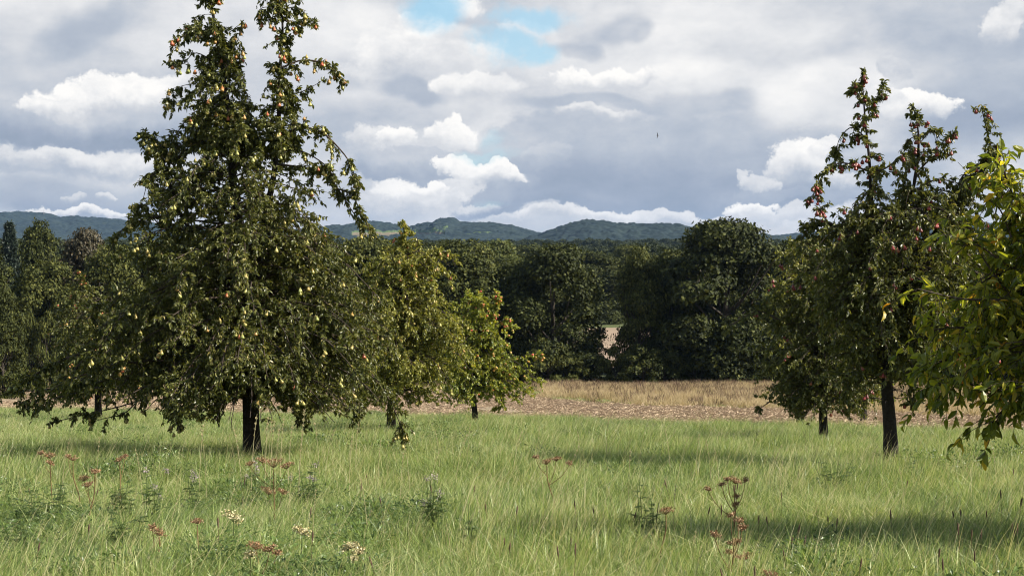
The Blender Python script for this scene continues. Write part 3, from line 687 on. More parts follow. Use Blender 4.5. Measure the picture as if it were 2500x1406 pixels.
orchard('apple_tree', 'low yellow-green apple tree on a leaning trunk, rightmost of the left-hand orchard group', 'apple tree', G, 41.7, 1163,
    leaders=[([(1163, 1022), (1157, 985), (1150, 900), (1160, 800), (1170, 740)], .10, .02), ([(1153, 900), (1200, 800), (1215, 725)], .04, .01)],
    bodies=[dict(axis=0, n=230, env=[(705, 1120, 1165), (740, 1090, 1200), (800, 1080, 1235), (850, 1075, 1245), (900, 1065, 1260), (950, 1060, 1260), (985, 1070, 1240)], droop=.2, rise=.4, zmin=1.0),
            dict(axis=0, n=100, env=[(870, 1220, 1300), (900, 1200, 1325), (930, 1190, 1345), (955, 1190, 1350), (985, 1200, 1300)], droop=.15, rise=.2, zmin=1.2, tw=.8)],
    limbs=[([(1190, 790), (1215, 740), (1213, 715)], .02, 1.6), ([(1200, 800), (1235, 780), (1255, 800)], .02, 1.6), ([(1250, 890), (1290, 865), (1325, 870)], .02, 1.4), ([(1220, 960), (1225, 990), (1205, 1003)], .012, 1)],
    leafmat_='appleleaf', fruit='apple', nfruit=150, redtop=.6, seed=31, spacing=.12, nleaf=20, leafL=.085, leafW=.055, tmpl=LEAFS, fsize=1.0)

orchard('apple_tree', 'apple tree glimpsed behind the left side of the twin-topped pear tree', 'apple tree', G, 44, 237,
    leaders=[([(237, 1018), (240, 960), (245, 850), (225, 760), (195, 665)], .13, .02)],
    bodies=[dict(axis=0, n=230, env=[(660, 185, 205), (700, 165, 235), (760, 120, 300), (820, 105, 360), (880, 95, 400), (940, 95, 420), (985, 120, 410)], droop=.2, rise=.4, zmin=1.0)],
    leafmat_='pearleaf', fruit='apple', nfruit=120, redtop=.6, seed=41, spacing=.15, nleaf=16, leafL=.10, leafW=.065, tmpl=LEAFS, fsize=1.05)  # darker pear leaf colour puts this apple tree's shaded side into its leaves

orchard('pear_tree', 'dark bushy pear tree with drooping skirts, left of the red-fruited tree', 'pear tree', G, 28, 2012,
    leaders=[([(2012, 1058), (2010, 980), (2005, 850), (1995, 700), (1990, 590)], .10, .015)],
    bodies=[dict(axis=0, n=300, env=[(575, 1960, 2040), (610, 1920, 2080), (660, 1890, 2110), (720, 1870, 2125), (790, 1845, 2135), (860, 1825, 2145), (930, 1830, 2155), (980, 1845, 2150), (1010, 1870, 2110)], droop=.12, rise=.3, zmin=.9)],
    limbs=[([(1900, 780), (1850, 760), (1790, 790), (1770, 800)], .02, .7), ([(2060, 620), (2100, 740), (2120, 850)], .015, 1.5), ([(1880, 980), (1850, 1000)], .012, 1.0)],
    leafmat_='pearleaf', fruit='red_pear', nfruit=60, redtop=.2, seed=51, spacing=.1, nleaf=22, leafL=.074, leafW=.04, tmpl=LEAFS, fsize=.85)

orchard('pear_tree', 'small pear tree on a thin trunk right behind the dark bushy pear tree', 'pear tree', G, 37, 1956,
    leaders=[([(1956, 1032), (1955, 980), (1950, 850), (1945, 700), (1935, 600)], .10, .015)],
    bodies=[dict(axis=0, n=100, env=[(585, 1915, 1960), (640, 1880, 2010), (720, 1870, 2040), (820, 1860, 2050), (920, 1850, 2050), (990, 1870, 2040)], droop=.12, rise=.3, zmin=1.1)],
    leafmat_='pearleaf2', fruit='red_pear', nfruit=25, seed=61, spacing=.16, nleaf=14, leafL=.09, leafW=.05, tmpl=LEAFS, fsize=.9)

orchard('apple_tree', 'sunlit apple tree seen low between the dark pear tree and the right-hand trunk', 'apple tree', G, 46, 2110,
    leaders=[([(2110, 1015), (2112, 960), (2125, 880), (2130, 800)], .12, .02)],
    bodies=[dict(axis=0, n=80, env=[(790, 2100, 2160), (840, 2060, 2185), (900, 2040, 2190), (960, 2050, 2185), (990, 2080, 2160)], droop=.2, rise=.4, zmin=1.0)],
    leafmat_='appleleaf', fruit='apple', nfruit=50, redtop=.4, seed=71, spacing=.15, nleaf=16, leafL=.10, leafW=.065, tmpl=LEAFS, fsize=1.35)

orchard('apple_tree', 'near tree at the right edge with large yellowing leaves and bare twig tips', 'apple tree', G, 9.6, 2890,
    leaders=[([(2890, 1420), (2870, 1200), (2820, 950), (2780, 700), (2760, 500), (2750, 380)], .10, .02), ([(2810, 1000), (2640, 800), (2530, 620), (2470, 470), (2450, 415)], .022, .004), ([(2820, 900), (2700, 700), (2600, 520), (2580, 400)], .03, .006)],
    bodies=[dict(axis=0, n=230, env=[(440, 2600, 2900), (540, 2520, 3050), (620, 2420, 3150), (700, 2350, 3200), (800, 2300, 3250), (880, 2285, 3250), (950, 2285, 3200), (985, 2320, 3150), (1015, 2400, 3100)], droop=.05, rise=.2, zmin=.7),
            dict(axis=1, n=16, env=[(400, 2442, 2462), (470, 2430, 2500), (560, 2420, 2540), (650, 2390, 2600)], droop=0, rise=.1, tw=.5, sp=1.3)],
    limbs=[([(2650, 820), (2500, 740), (2350, 730), (2240, 705)], .012, .8), ([(2560, 700), (2450, 640), (2390, 600), (2350, 600)], .010, .9),
           ([(2680, 860), (2500, 830), (2360, 800), (2250, 808)], .012, .9), ([(2680, 900), (2480, 880), (2350, 870), (2265, 895)], .012, .9),
           ([(2700, 950), (2500, 960), (2380, 940), (2285, 935)], .012, .9), ([(2700, 900), (2540, 940), (2460, 990), (2415, 1040)], .010, .8), ([(2640, 980), (2540, 985), (2410, 1015)], .009, .7),
           ([(2500, 760), (2420, 660), (2360, 560)], .01, .8), ([(2470, 580), (2440, 510), (2400, 480)], .007, .8), ([(2500, 560), (2505, 470), (2490, 500)], .007, .8)],
    leafmat_='foreleaf', fruit='apple', nfruit=0, seed=81, spacing=.07, nleaf=9, leafL=.09, leafW=.042, twigL=(.2, .5), limb_sp=.05, fsize=.7, limbtw=.75)

# ---------------------------------------------------------------- the wood behind the field
def crown_mesh(seed, H, Wd, base, nlobe, per, lsize, mat, prof='oak', wmat='barkfar'):
    rg = np.random.default_rng(seed)
    if prof == 'spruce':
        n = 70; hs = np.linspace(.06, .99, n); Q = []; D = []
        for h in hs:
            rr_ = (1 - h) ** .85 * Wd / 2 + .15
            for a in rg.random(9) * 6.28:
                t = rg.random(26) ** .6
                dirv = np.array([math.cos(a), math.sin(a), 0])
                q = dirv[None] * (t * rr_)[:, None]; q[:, 2] = h * H - t ** 1.5 * rr_ * .45 + .2 * t ** 4 * rr_
                q += rg.normal(0, .12, q.shape); Q.append(q); D.append(np.broadcast_to(dirv + [0, 0, -.4], q.shape) + rg.normal(0, .4, q.shape))
        Q = np.concatenate(Q); D = np.concatenate(D); N = ru(rg, len(Q)) * .5 + [0, 0, 1.]
        sz = rg.uniform(.5, 1.2, len(Q)) * lsize * 1.3
        return leaves(Q, D, N, sz, sz * .4, rg.random(len(Q)), SPRAY), (np.array([[0, 0, -.3], [0, 0, H * .95]]), .18)
    Q = []; Nn = []
    for i in range(nlobe):
        h = rg.uniform(base, .97) if i > 4 else [.93, .88, .9, .8, .78][i]
        if prof == 'oak': pr = max(.05, 1 - abs((h - .40) / .64) ** 2.0) ** .72
        elif prof == 'tall': pr = max(.05, 1 - abs((h - .4) / .62) ** 1.8) ** .6 * .9
        else: pr = max(.1, 1 - h ** 1.4) ** .6
        rmax = Wd / 2 * pr
        a = rg.random() * 6.283
        rl = rg.uniform(.085, .15) * min(Wd, H)
        rr_ = max(0, rmax - rl * .7) * (rg.uniform(.55, 1.05) if i > 4 else rg.uniform(0, .8))
        c = np.array([rr_ * math.cos(a), rr_ * math.sin(a), h * H - rl * .5])
        m = int(per * (rl / (.12 * min(Wd, H))) ** 2)
        u = ru(rg, m); u[:, 2] = np.where(u[:, 2] < -.35, -u[:, 2], u[:, 2])
        lump = 1 + .28 * np.sin(u[:, 0] * 7 + i) * np.sin(u[:, 1] * 6 + i * 2) + .2 * np.sin(u[:, 2] * 9 + i)
        q = c + u * (rl * lump * rg.uniform(.72, 1.05, m))[:, None] * np.array([1.15, 1.15, .82])
        Q.append(q); Nn.append(u)
    Q = np.concatenate(Q); u = np.concatenate(Nn); k = Q[:, 2] > base * H * .6; Q = Q[k]; u = u[k]
    Q[:, 2] *= H / np.percentile(Q[:, 2], 99.8); Q[:, :2] *= (Wd / 2) / np.percentile(np.abs(Q[:, 0]), 99)
    N = nrm(u * 1.0 + ru(rg, len(Q)) * .6 + [0, 0, .25]); D = np.cross(N, ru(rg, len(Q))) + [0, 0, .15]
    sz = rg.uniform(.6, 1.3, len(Q)) * lsize
    return leaves(Q, D, N, sz, sz * .75, np.clip(rg.normal(.5, .22, len(Q)), 0, 1), SPRAY), None

def wood_tree(name, seed, H, Wd, base, nlobe, per, lsize, mat, prof='oak', loc=(0, 0, 0)):
    rg = np.random.default_rng(seed + 500)
    root = empty(name, loc)
    (V, FL, RL), _ = crown_mesh(seed, H, Wd, base, nlobe, per, lsize, mat, prof)
    V, FL, rr = join([(V, FL, RL)])
    mk('crown', V, FL, M[mat], root, rnd=rr)
    pp = []
    top = .95 if prof == 'spruce' else .7
    pp.append(tubes(smooth_path([(0, 0, -.4), (.1, .1, H * .25), (-.1, .1, H * .5), (.1, 0, H * top)], 12)[None], np.linspace(.028 * H, .006 * H, 12)[None], 8))
    if prof != 'spruce':
        for i in range(9):
            a = rg.random() * 6.28; h0 = rg.uniform(.18, .45) * H; r = Wd * .36
            pp.append(tubes(smooth_path([(0, 0, h0), (r * .5 * math.cos(a), r * .5 * math.sin(a), h0 + H * .12), (r * math.cos(a), r * math.sin(a), h0 + H * .32)], 8)[None], np.linspace(.010 * H, .003 * H, 8)[None], 5))
    V, FL, rr = join(pp)
    mk('trunk', V, FL, M['barkfar'], root, smooth=True)
    return root

def put(tree, px, d, toppy, wpx=None, H=13., Wd=10., label=None, rz=0, first=False, group=None, name=None, cat=None):
    x = (px - 1250) / F * d; z = float(ground(x, d))
    h = (EYE + (600 - toppy) / F * d) - z
    t = tree if first else copy_tree(tree)
    t.location = (x, d, z - .1); sz = h / H; sx = (wpx / F * d / Wd) if wpx else sz
    t.scale = (sx, sx, sz); t.rotation_euler = (0, 0, rz)
    if label: t['label'] = label
    if name: t.name = name
    t['category'] = cat or 'tree'
    if group: t['group'] = group
    return t
WG = 'trees of the wood behind the field'
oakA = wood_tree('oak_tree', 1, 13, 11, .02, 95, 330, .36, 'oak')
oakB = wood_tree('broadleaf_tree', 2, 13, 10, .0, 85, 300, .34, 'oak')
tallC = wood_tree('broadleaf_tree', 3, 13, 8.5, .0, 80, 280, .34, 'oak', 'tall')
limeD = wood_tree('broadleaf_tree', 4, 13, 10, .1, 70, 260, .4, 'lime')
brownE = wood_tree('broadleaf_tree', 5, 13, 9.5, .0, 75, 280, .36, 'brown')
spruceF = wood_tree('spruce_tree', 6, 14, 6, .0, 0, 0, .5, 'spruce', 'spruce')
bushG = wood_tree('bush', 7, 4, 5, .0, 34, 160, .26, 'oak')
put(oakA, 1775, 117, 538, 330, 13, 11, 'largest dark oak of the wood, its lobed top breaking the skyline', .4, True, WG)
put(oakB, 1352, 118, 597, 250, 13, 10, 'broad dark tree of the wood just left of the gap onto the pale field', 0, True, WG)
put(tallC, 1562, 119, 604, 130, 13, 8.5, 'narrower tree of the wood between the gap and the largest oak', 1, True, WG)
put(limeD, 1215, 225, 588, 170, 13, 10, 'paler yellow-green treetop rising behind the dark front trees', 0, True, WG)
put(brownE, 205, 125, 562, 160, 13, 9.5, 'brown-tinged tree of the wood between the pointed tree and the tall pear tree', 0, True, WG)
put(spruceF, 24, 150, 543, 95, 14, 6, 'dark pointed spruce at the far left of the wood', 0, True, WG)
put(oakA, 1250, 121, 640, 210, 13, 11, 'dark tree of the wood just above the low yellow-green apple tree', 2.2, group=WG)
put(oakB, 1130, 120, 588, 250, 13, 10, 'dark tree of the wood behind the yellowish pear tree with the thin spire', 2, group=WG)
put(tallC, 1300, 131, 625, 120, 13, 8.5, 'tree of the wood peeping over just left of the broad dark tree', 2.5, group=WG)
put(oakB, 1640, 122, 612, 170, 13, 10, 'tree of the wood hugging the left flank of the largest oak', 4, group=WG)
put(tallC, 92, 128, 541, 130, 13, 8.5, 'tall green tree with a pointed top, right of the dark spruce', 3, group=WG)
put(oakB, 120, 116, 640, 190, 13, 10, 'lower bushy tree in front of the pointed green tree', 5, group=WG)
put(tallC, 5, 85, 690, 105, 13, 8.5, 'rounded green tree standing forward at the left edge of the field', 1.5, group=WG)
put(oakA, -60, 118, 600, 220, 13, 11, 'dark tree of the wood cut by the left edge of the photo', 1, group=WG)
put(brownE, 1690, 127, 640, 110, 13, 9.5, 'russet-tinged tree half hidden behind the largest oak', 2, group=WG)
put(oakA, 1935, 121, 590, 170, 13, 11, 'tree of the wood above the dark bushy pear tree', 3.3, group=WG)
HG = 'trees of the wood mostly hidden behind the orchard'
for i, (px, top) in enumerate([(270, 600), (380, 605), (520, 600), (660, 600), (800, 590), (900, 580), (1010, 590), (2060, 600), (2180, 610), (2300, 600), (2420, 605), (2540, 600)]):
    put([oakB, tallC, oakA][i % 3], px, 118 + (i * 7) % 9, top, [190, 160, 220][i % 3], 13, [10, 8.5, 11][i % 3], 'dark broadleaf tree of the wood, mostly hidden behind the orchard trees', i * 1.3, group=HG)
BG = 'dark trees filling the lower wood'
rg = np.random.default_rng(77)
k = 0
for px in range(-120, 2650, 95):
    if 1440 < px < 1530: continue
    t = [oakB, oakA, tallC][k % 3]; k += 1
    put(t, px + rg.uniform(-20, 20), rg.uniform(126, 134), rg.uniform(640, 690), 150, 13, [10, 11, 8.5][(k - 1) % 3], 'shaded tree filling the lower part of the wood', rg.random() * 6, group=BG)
UG = 'bushes at the foot of the wood'
first = True
for px in range(-100, 2620, 62):  # bushes added along the wood's foot to fill the shade under the trees
    hh = rg.uniform(820, 868)
    if 1440 < px < 1515: continue
    put(bushG, px + rg.uniform(-15, 15), rg.uniform(113.5, 116), hh, rg.uniform(100, 150), 4, 5, 'bush added to fill the shaded foot of the wood behind the dry grass', rg.random() * 6, first, UG, cat='bush')
    first = False
for px, top, w in [(1502, 838, 62), (1465, 862, 60)]:
    put(bushG, px, 115, top, w, 4, 5, 'small dark bush in the gap where the pale field shows through', px, group=UG, cat='bush')
for px, d, top, w in [(70, 105, 745, 60), (110, 104, 760, 70), (150, 106, 790, 60)]:
    put(bushG, px, d, top, w, 4, 5, 'tall thin pale-tipped shrub at the left edge of the wood', px, group='pale-tipped shrubs at left', cat='shrub', name='shrub')
SG = 'second line of treetops beyond the wood'
for i in range(46):
    px = -150 + i * 60 + rg.uniform(-20, 20); d = rg.uniform(215, 300)
    put([oakB, oakA, tallC][i % 3], px, d, rg.uniform(590, 636), rg.uniform(110, 190), 13, [10, 11, 8.5][i % 3], 'treetop beyond the front of the wood, greyer with distance', rg.random() * 6, group=SG)

# ---------------------------------------------------------------- scattered stuff with geometry nodes
TPL = bpy.data.collections
def template_collection(name, objs):
    c = bpy.data.collections.new(name)
    for o in objs:
        COL.objects.unlink(o); c.objects.link(o)
    return c
def scatter(name, pts, rot, scl, idx, coll, label=None, cat=None, kind='stuff'):
    me = bpy.data.meshes.new(name); me.vertices.add(len(pts)); me.vertices.foreach_set('co', np.asarray(pts, np.float32).ravel())
    a = me.attributes.new('rot', 'FLOAT_VECTOR', 'POINT'); a.data.foreach_set('vector', np.asarray(rot, np.float32).ravel())
    a = me.attributes.new('scl', 'FLOAT_VECTOR', 'POINT'); a.data.foreach_set('vector', np.asarray(scl, np.float32).ravel())
    a = me.attributes.new('idx', 'INT', 'POINT'); a.data.foreach_set('value', np.asarray(idx, np.int32))
    o = bpy.data.objects.new(name, me); COL.objects.link(o)
    g = bpy.data.node_groups.new(name, 'GeometryNodeTree')
    g.interface.new_socket('Geometry', in_out='INPUT', socket_type='NodeSocketGeometry'); g.interface.new_socket('Geometry', in_out='OUTPUT', socket_type='NodeSocketGeometry')
    N = g.nodes.new; L = g.links.new
    gi, go = N('NodeGroupInput'), N('NodeGroupOutput')
    ci = N('GeometryNodeCollectionInfo'); ci.inputs['Collection'].default_value = coll
    ci.inputs['Separate Children'].default_value = True; ci.inputs['Reset Children'].default_value = True
    ip = N('GeometryNodeInstanceOnPoints'); ip.inputs['Pick Instance'].default_value = True
    def na(nm, t):
        n = N('GeometryNodeInputNamedAttribute'); n.data_type = t; n.inputs['Name'].default_value = nm
        return [s for s in n.outputs if s.enabled and s.name == 'Attribute'][0]
    L(gi.outputs[0], ip.inputs['Points']); L(ci.outputs[0], ip.inputs['Instance'])
    e2r = N('FunctionNodeEulerToRotation'); L(na('rot', 'FLOAT_VECTOR'), e2r.inputs[0]); L(e2r.outputs[0], ip.inputs['Rotation'])
    L(na('scl', 'FLOAT_VECTOR'), ip.inputs['Scale']); L(na('idx', 'INT'), ip.inputs['Instance Index'])
    L(ip.outputs[0], go.inputs[0])
    md = o.modifiers.new('scatter', 'NODES'); md.node_group = g
    return tag(o, label, cat, kind=kind)

def blades(rg, n, rad, hmin, hmax, w, lean, straw=.04, bias=(.12, 0)):
    m = 5
    a = rg.random(n) * 6.283; r = rad * np.sqrt(rg.random(n))
    o = np.stack([r * np.cos(a), r * np.sin(a), np.full(n, -.04)], -1)
    H = rg.uniform(hmin, hmax, n)
    la = rg.random(n) * 6.283; lm = np.abs(rg.normal(0, lean, n)) + .05
    ld = np.stack([np.cos(la) * lm + bias[0], np.sin(la) * lm + bias[1], np.zeros(n)], -1)
    fa = rg.random(n) * 3.1416; wd = np.stack([np.cos(fa), np.sin(fa), np.zeros(n)], -1)
    t = np.linspace(0, 1, m)
    c = o[:, None] + ld[:, None] * (H[:, None] * t[None] ** 1.9)[..., None]
    c[..., 2] += H[:, None] * (t[None] - .32 * np.minimum(lm, 1)[:, None] * t[None] ** 2.4)
    ww = w * rg.uniform(.6, 1.3, n)[:, None] * np.array([.8, 1, .85, .55, .08])[None] * .5
    Lv = c - wd[:, None] * ww[..., None]; Rv = c + wd[:, None] * ww[..., None]
    V = np.stack([Lv, Rv], 2).reshape(-1, 3)
    b = (np.arange(n) * m * 2)[:, None, None]; j = np.arange(m - 1)[None, :, None] * 2
    f = (b + j + np.array([0, 1, 3, 2])[None, None]).reshape(-1, 4)
    rn = np.clip(rg.normal(.42, .27, n), 0, .9); st = rg.random(n) < straw; rn[st] = rg.uniform(.97, 1.2, st.sum())
    return V, [f], [np.repeat(rn, m - 1)]
rg = np.random.default_rng(9)
gt = []
for i in range(8):
    parts = [blades(rg, 100, .22, .14, .36 + .05 * (i % 3), .0065, .6 + .25 * (i % 2), .03)]
    V, FL, rr = join(parts); gt.append(mk('grass_tuft', V, FL, M['grass'], rnd=rr))
for i in range(2):   # with thin stalks and tiny brown seed heads
    V1 = blades(rg, 85, .2, .16, .36, .0065, .65, .05); V2 = blades(rg, 6, .18, .36, .60, .004, .3, 1.0)
    V, FL, rr = join([V1, V2]); gt.append(mk('grass_tuft', V, FL, M['grass'], rnd=rr))
for i in range(3):   # leafy herbs among the grass
    m_ = 90; a = rg.random(m_) * 6.283; rr0 = .22 * np.sqrt(rg.random(m_)); q = np.stack([rr0 * np.cos(a), rr0 * np.sin(a), rg.uniform(.05, .30, m_)], -1)
    D_ = np.stack([np.cos(a), np.sin(a), rg.uniform(.1, 1.2, m_)], -1) + rg.normal(0, .4, (m_, 3)); L_ = rg.uniform(.025, .06, m_)
    V1 = leaves(q, D_, np.tile([0, 0, 1.], (m_, 1)) + rg.normal(0, .4, (m_, 3)), L_, L_ * .4, np.clip(rg.normal(.12, .12, m_), 0, .5), LEAFS)
    V, FL, rr = join([V1, blades(rg, 45, .2, .14, .36, .0065, .7, .05)]); gt.append(mk('grass_tuft', V, FL, M['grass'], rnd=rr))
for i in range(2):   # dead thatch
    V, FL, rr = join([blades(rg, 55, .25, .10, .28, .006, 1.0, .75), blades(rg, 40, .2, .14, .34, .0065, .7, .05)]); gt.append(mk('grass_tuft', V, FL, M['grass'], rnd=rr))
gc = template_collection('grass_templates', gt)
def zone(rg, d0, d1, dens, half):
    area_n = int(dens * (d1 - d0) * 2 * half(d1)); y = rg.uniform(d0, d1, area_n); x = rg.uniform(-1, 1, area_n) * half(d1)
    k = np.abs(x) < half(y); return x[k], y[k]
half = lambda y: y * .40 + 2.5
Xs, Ys, Sc = [], [], []
for d0, d1, dn, s in [(3.5, 9, 85, .95), (9, 15, 60, 1.0), (15, 26, 36, 1.15), (26, 74, 15, 1.45)]:
    x, y = zone(rg, d0, d1, dn, half); Xs.append(x); Ys.append(y); Sc.append(np.full(len(x), s))
x, y, s = map(np.concatenate, (Xs, Ys, Sc))
k = y < e1(x) - .2; x, y, s = x[k], y[k], s[k]
n = len(x); print('grass clumps', n)
hv = .45 + 1.1 * fbm(x * .8, y * .55, 4, 3)
ht = np.clip(hv, .55, 1.35) * np.minimum(s, 1.15)
ix = rg.integers(0, 8, n); ix = np.where(rg.random(n) < .30, rg.integers(8, 10, n), ix)
hp = fbm(x * .9 + 5, y * .6, 3, 21) + .12 * np.clip((-x - 0) / 3, 0, 1) * (y < 16)
ix = np.where((hp > .575 + .11 * (x > .5)) & (rg.random(n) < .34), rg.integers(10, 13, n), ix)
tp_ = fbm(x * .8 + 15, y * .5 + 4, 3, 27)
ix = np.where((tp_ > .58) & (rg.random(n) < .45), rg.integers(13, 15, n), ix)
scatter('meadow_grass', np.stack([x, y, ground(x, y)], -1), np.stack([rg.normal(0, .1, n), rg.normal(.06, .12, n), rg.normal(0, .5, n) + 5 * (fbm(x * .5 + 9, y * .35, 3, 31) - .5)], -1),
        np.stack([s, s, ht], -1), ix, gc, 'long green meadow grass covering the whole foreground', 'grass')
dt = []
for i in range(5):
    V, FL, rr = join([blades(rg, 60, .35, .45, .95, .018, .28, 0), blades(rg, 14, .35, .8, 1.15, .012, .12, 1.0)])
    dt.append(mk('dry_tuft', V, FL, M['drygrass'], rnd=rr))
V, FL, rr = join([blades(rg, 30, .3, .7, 1.3, .03, .1, 0)]); dt.append(mk('dry_tuft', V, FL, M['seedbrown'], rnd=rr))
V, FL, rr = join([blades(rg, 60, .35, .25, .5, .02, .4, 0)]); dt.append(mk('dry_tuft', V, FL, M['grass'], rnd=rr))
dc = template_collection('dry_templates', dt)
n0 = 26000
x = rg.uniform(-55, 55, n0); y = rg.uniform(40, 113, n0)
k = (y > e2(x)) & (np.abs(x) < y * .4 + 4); x, y = x[k], y[k]; n = len(x)
edge = y - e2(x)
ix = rg.integers(0, 5, n); r_ = rg.random(n)
ix = np.where((r_ < .05 + .13 * np.clip((edge - 12) / 15, 0, 1)), 5, ix)
patch = fbm(x * .22, y * .12, 3, 8)
ix = np.where((edge < 7) & (patch > .48) & (r_ > .3), 6, ix); ix = np.where((x < 2) & (r_ > .2), 6, ix)
hh = (.55 + .7 * patch) * .72; hh = hh * np.clip(.45 + edge / 9, .45, 1)
scatter('dry_grass', np.stack([x, y, ground(x, y)], -1), np.stack([rg.normal(0, .06, n), rg.normal(.05, .07, n), rg.random(n) * 6.3], -1),
        np.stack([np.full(n, 1.1)] * 2 + [hh], -1), ix, dc, 'tall beige dry grass below the wood', 'grass')
# straw litter on the stubble
sg = []
for i in range(3):
    a = rg.random(60) * 6.283; q = rg.normal(0, .3, (60, 2)); L_ = rg.uniform(.06, .22, 60)
    p0 = np.stack([q[:, 0], q[:, 1], rg.uniform(.0, .06, 60)], -1); dv = np.stack([np.cos(a), np.sin(a), rg.uniform(-.1, .8, 60)], -1)
    V, FL, RL = leaves(p0, dv, np.tile([0, 0, 1.], (60, 1)) + rg.normal(0, .2, (60, 3)), L_, np.full(60, .018), rg.random(60), LEAFS)
    V, FL, rr = join([(V, FL, RL)]); sg.append(mk('straw_litter', V, FL, M['litter'], rnd=rr))
sc_ = template_collection('straw_templates', sg)
n0 = 30000; x = rg.uniform(-45, 45, n0); y = rg.uniform(20, 106, n0); k = (y > e1(x)) & (y < e2(x)) & (np.abs(x) < y * .4 + 3) & (fbm(x * .5, y * .35, 3, 4) > .36); x, y = x[k], y[k]; n = len(x)
scatter('straw_litter', np.stack([x, y, ground(x, y) + .03], -1), np.stack([x * 0, x * 0, rg.random(n) * 6], -1), np.ones((n, 3)) * rg.uniform(.7, 1.5, (n, 1)), rg.integers(0, 3, n), sc_, 'cut straw lying on the brown stubble strip', 'straw')
# far-off wood
ft = []
for i in range(4):
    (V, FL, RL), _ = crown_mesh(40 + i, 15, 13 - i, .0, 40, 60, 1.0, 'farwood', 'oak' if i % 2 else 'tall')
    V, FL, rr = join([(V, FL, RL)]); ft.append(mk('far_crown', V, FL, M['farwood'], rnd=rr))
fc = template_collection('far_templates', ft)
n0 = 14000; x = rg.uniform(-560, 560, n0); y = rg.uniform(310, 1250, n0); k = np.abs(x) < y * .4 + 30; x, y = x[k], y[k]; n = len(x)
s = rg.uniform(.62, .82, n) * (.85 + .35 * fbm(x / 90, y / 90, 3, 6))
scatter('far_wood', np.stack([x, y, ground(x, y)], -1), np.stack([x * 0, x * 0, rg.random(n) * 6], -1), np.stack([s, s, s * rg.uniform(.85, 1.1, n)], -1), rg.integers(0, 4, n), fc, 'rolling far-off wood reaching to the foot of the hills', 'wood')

# ---------------------------------------------------------------- weeds and stalks in the meadow
def weedspot(px, py, d):
    x = (px - 1250) / F * d; z = float(ground(x, d)); top = float(P(px, py, d)[2])
    return np.array([x, d, z]), max(.25, top - z)
def umbel_cluster(rg, c, rad, n, tilt=.15, cup=.25, bead=.012):
    """umbel of little seed clusters on rays"""
    a = np.arange(n) * 2.39996 + rg.random(); r = rad * np.sqrt((np.arange(n) + .5) / n)
    q = np.stack([r * np.cos(a), r * np.sin(a), -cup * (r / rad) ** 2 * rad * .6 + rg.normal(0, .006, n) + tilt * r * np.cos(a)], -1) + c
    st = c - np.array([0, 0, rad * .75])
    u = np.linspace(0, 1, 4)[None, :, None]
    paths = st[None, None] * (1 - u) + q[:, None] * u
    paths[..., :2] += (np.sin(u * math.pi) * .12)[..., 0][..., None] * (q - st)[:, None, :2] * .4
    rays = tubes(paths, .0013, 3)
    m = 9
    Q = np.repeat(q, m, 0) + rg.normal(0, bead * .9, (n * m, 3)) * [1, 1, .5]
    D = ru(rg, n * m); L = rg.uniform(.6, 1.3, n * m) * bead
    heads = leaves(Q, D, ru(rg, n * m), L, L * .8, rg.random(n * m), LEAFS)
    return rays, heads
def umbel_plant(px, py, d, heads, colour, label, seed, green=False):
    """heads: (px, py, width px)"""
    rg = np.random.default_rng(seed)
    b, h = weedspot(px, py, d)
    root = empty('umbel_plant', b, label=label, cat='wild flower', group='umbel plants gone to seed')
    sm = M['stemg'] if green else M['stemr']
    top = P(heads[0][0], heads[0][1], d) - b
    stem = smooth_path([(0, 0, -.02), (rg.normal(0, .02), 0, h * .35), (top[0] * .7, 0, h * .7), top - [0, 0, heads[0][2] / F * d * .37]], 14)
    parts = [tubes(stem[None], np.linspace(.006, .0035, 14)[None], 5)]
    hs = []
    for i, (hx, hy, hw) in enumerate(heads):
        c = P(hx, hy, d + rg.normal(0, .05)) - b; rad = hw / F * d * (.42 if colour == 'rust' else .5)
        if i:
            j = int(np.clip(np.interp(c[2] - .18, stem[:, 2], np.arange(14)), 2, 12)); s0 = stem[j]
            e = c - [0, 0, rad * .75]
            parts.append(tubes(smooth_path([s0, (s0 + e) / 2 + [(e[0] - s0[0]) * .12, 0, -.005], e], 8)[None], np.linspace(.003, .002, 8)[None], 4))
        rays, hd = umbel_cluster(rg, c, rad, int(16 + rad * 200), rg.normal(0, .25), bead=.009 if colour == 'rust' else .013)
        parts.append(rays); hs.append(hd)
    V, FL, rr = join(parts); mk('stem', V, FL, sm, root, smooth=True)
    for hd in hs:
        V, FL, rr = join([hd]); mk('umbel', V, FL, M[colour], root, rnd=rr)
umbel_plant(665, 1130, 11.5, [(668, 1122, 62), (640, 1120, 30), (700, 1132, 40), (610, 1130, 22), (655, 1193, 46), (690, 1196, 30)], 'rust', 'largest rust-brown umbel plant, in front of the thick trunk', 1)
umbel_plant(120, 1112, 12.5, [(122, 1108, 34), (100, 1104, 18), (122, 1128, 20)], 'rust', 'rust umbel plant low at the left, under the drooping pear branch tips', 2)
umbel_plant(178, 1118, 12.2, [(178, 1118, 22), (166, 1112, 14)], 'rust', 'small orange seed umbel just right of the leftmost umbel plant', 3)
umbel_plant(292, 1118, 12.0, [(292, 1118, 28), (305, 1112, 14)], 'rust', 'little rust umbel in the shaded grass left of the thick trunk', 4)
umbel_plant(218, 1160, 10.5, [(232, 1148, 26), (205, 1165, 30), (215, 1180, 30)], 'rust', 'faded orange and beige umbel plant in the left weeds', 5)
umbel_plant(570, 1258, 8.6, [(570, 1258, 44)], 'cream', 'single flat cream umbel left of the largest rust umbel plant', 6, True)
umbel_plant(481, 1268, 8.6, [(481, 1268, 32)], 'rust', 'single small flat rust umbel left of the flat cream one', 7)
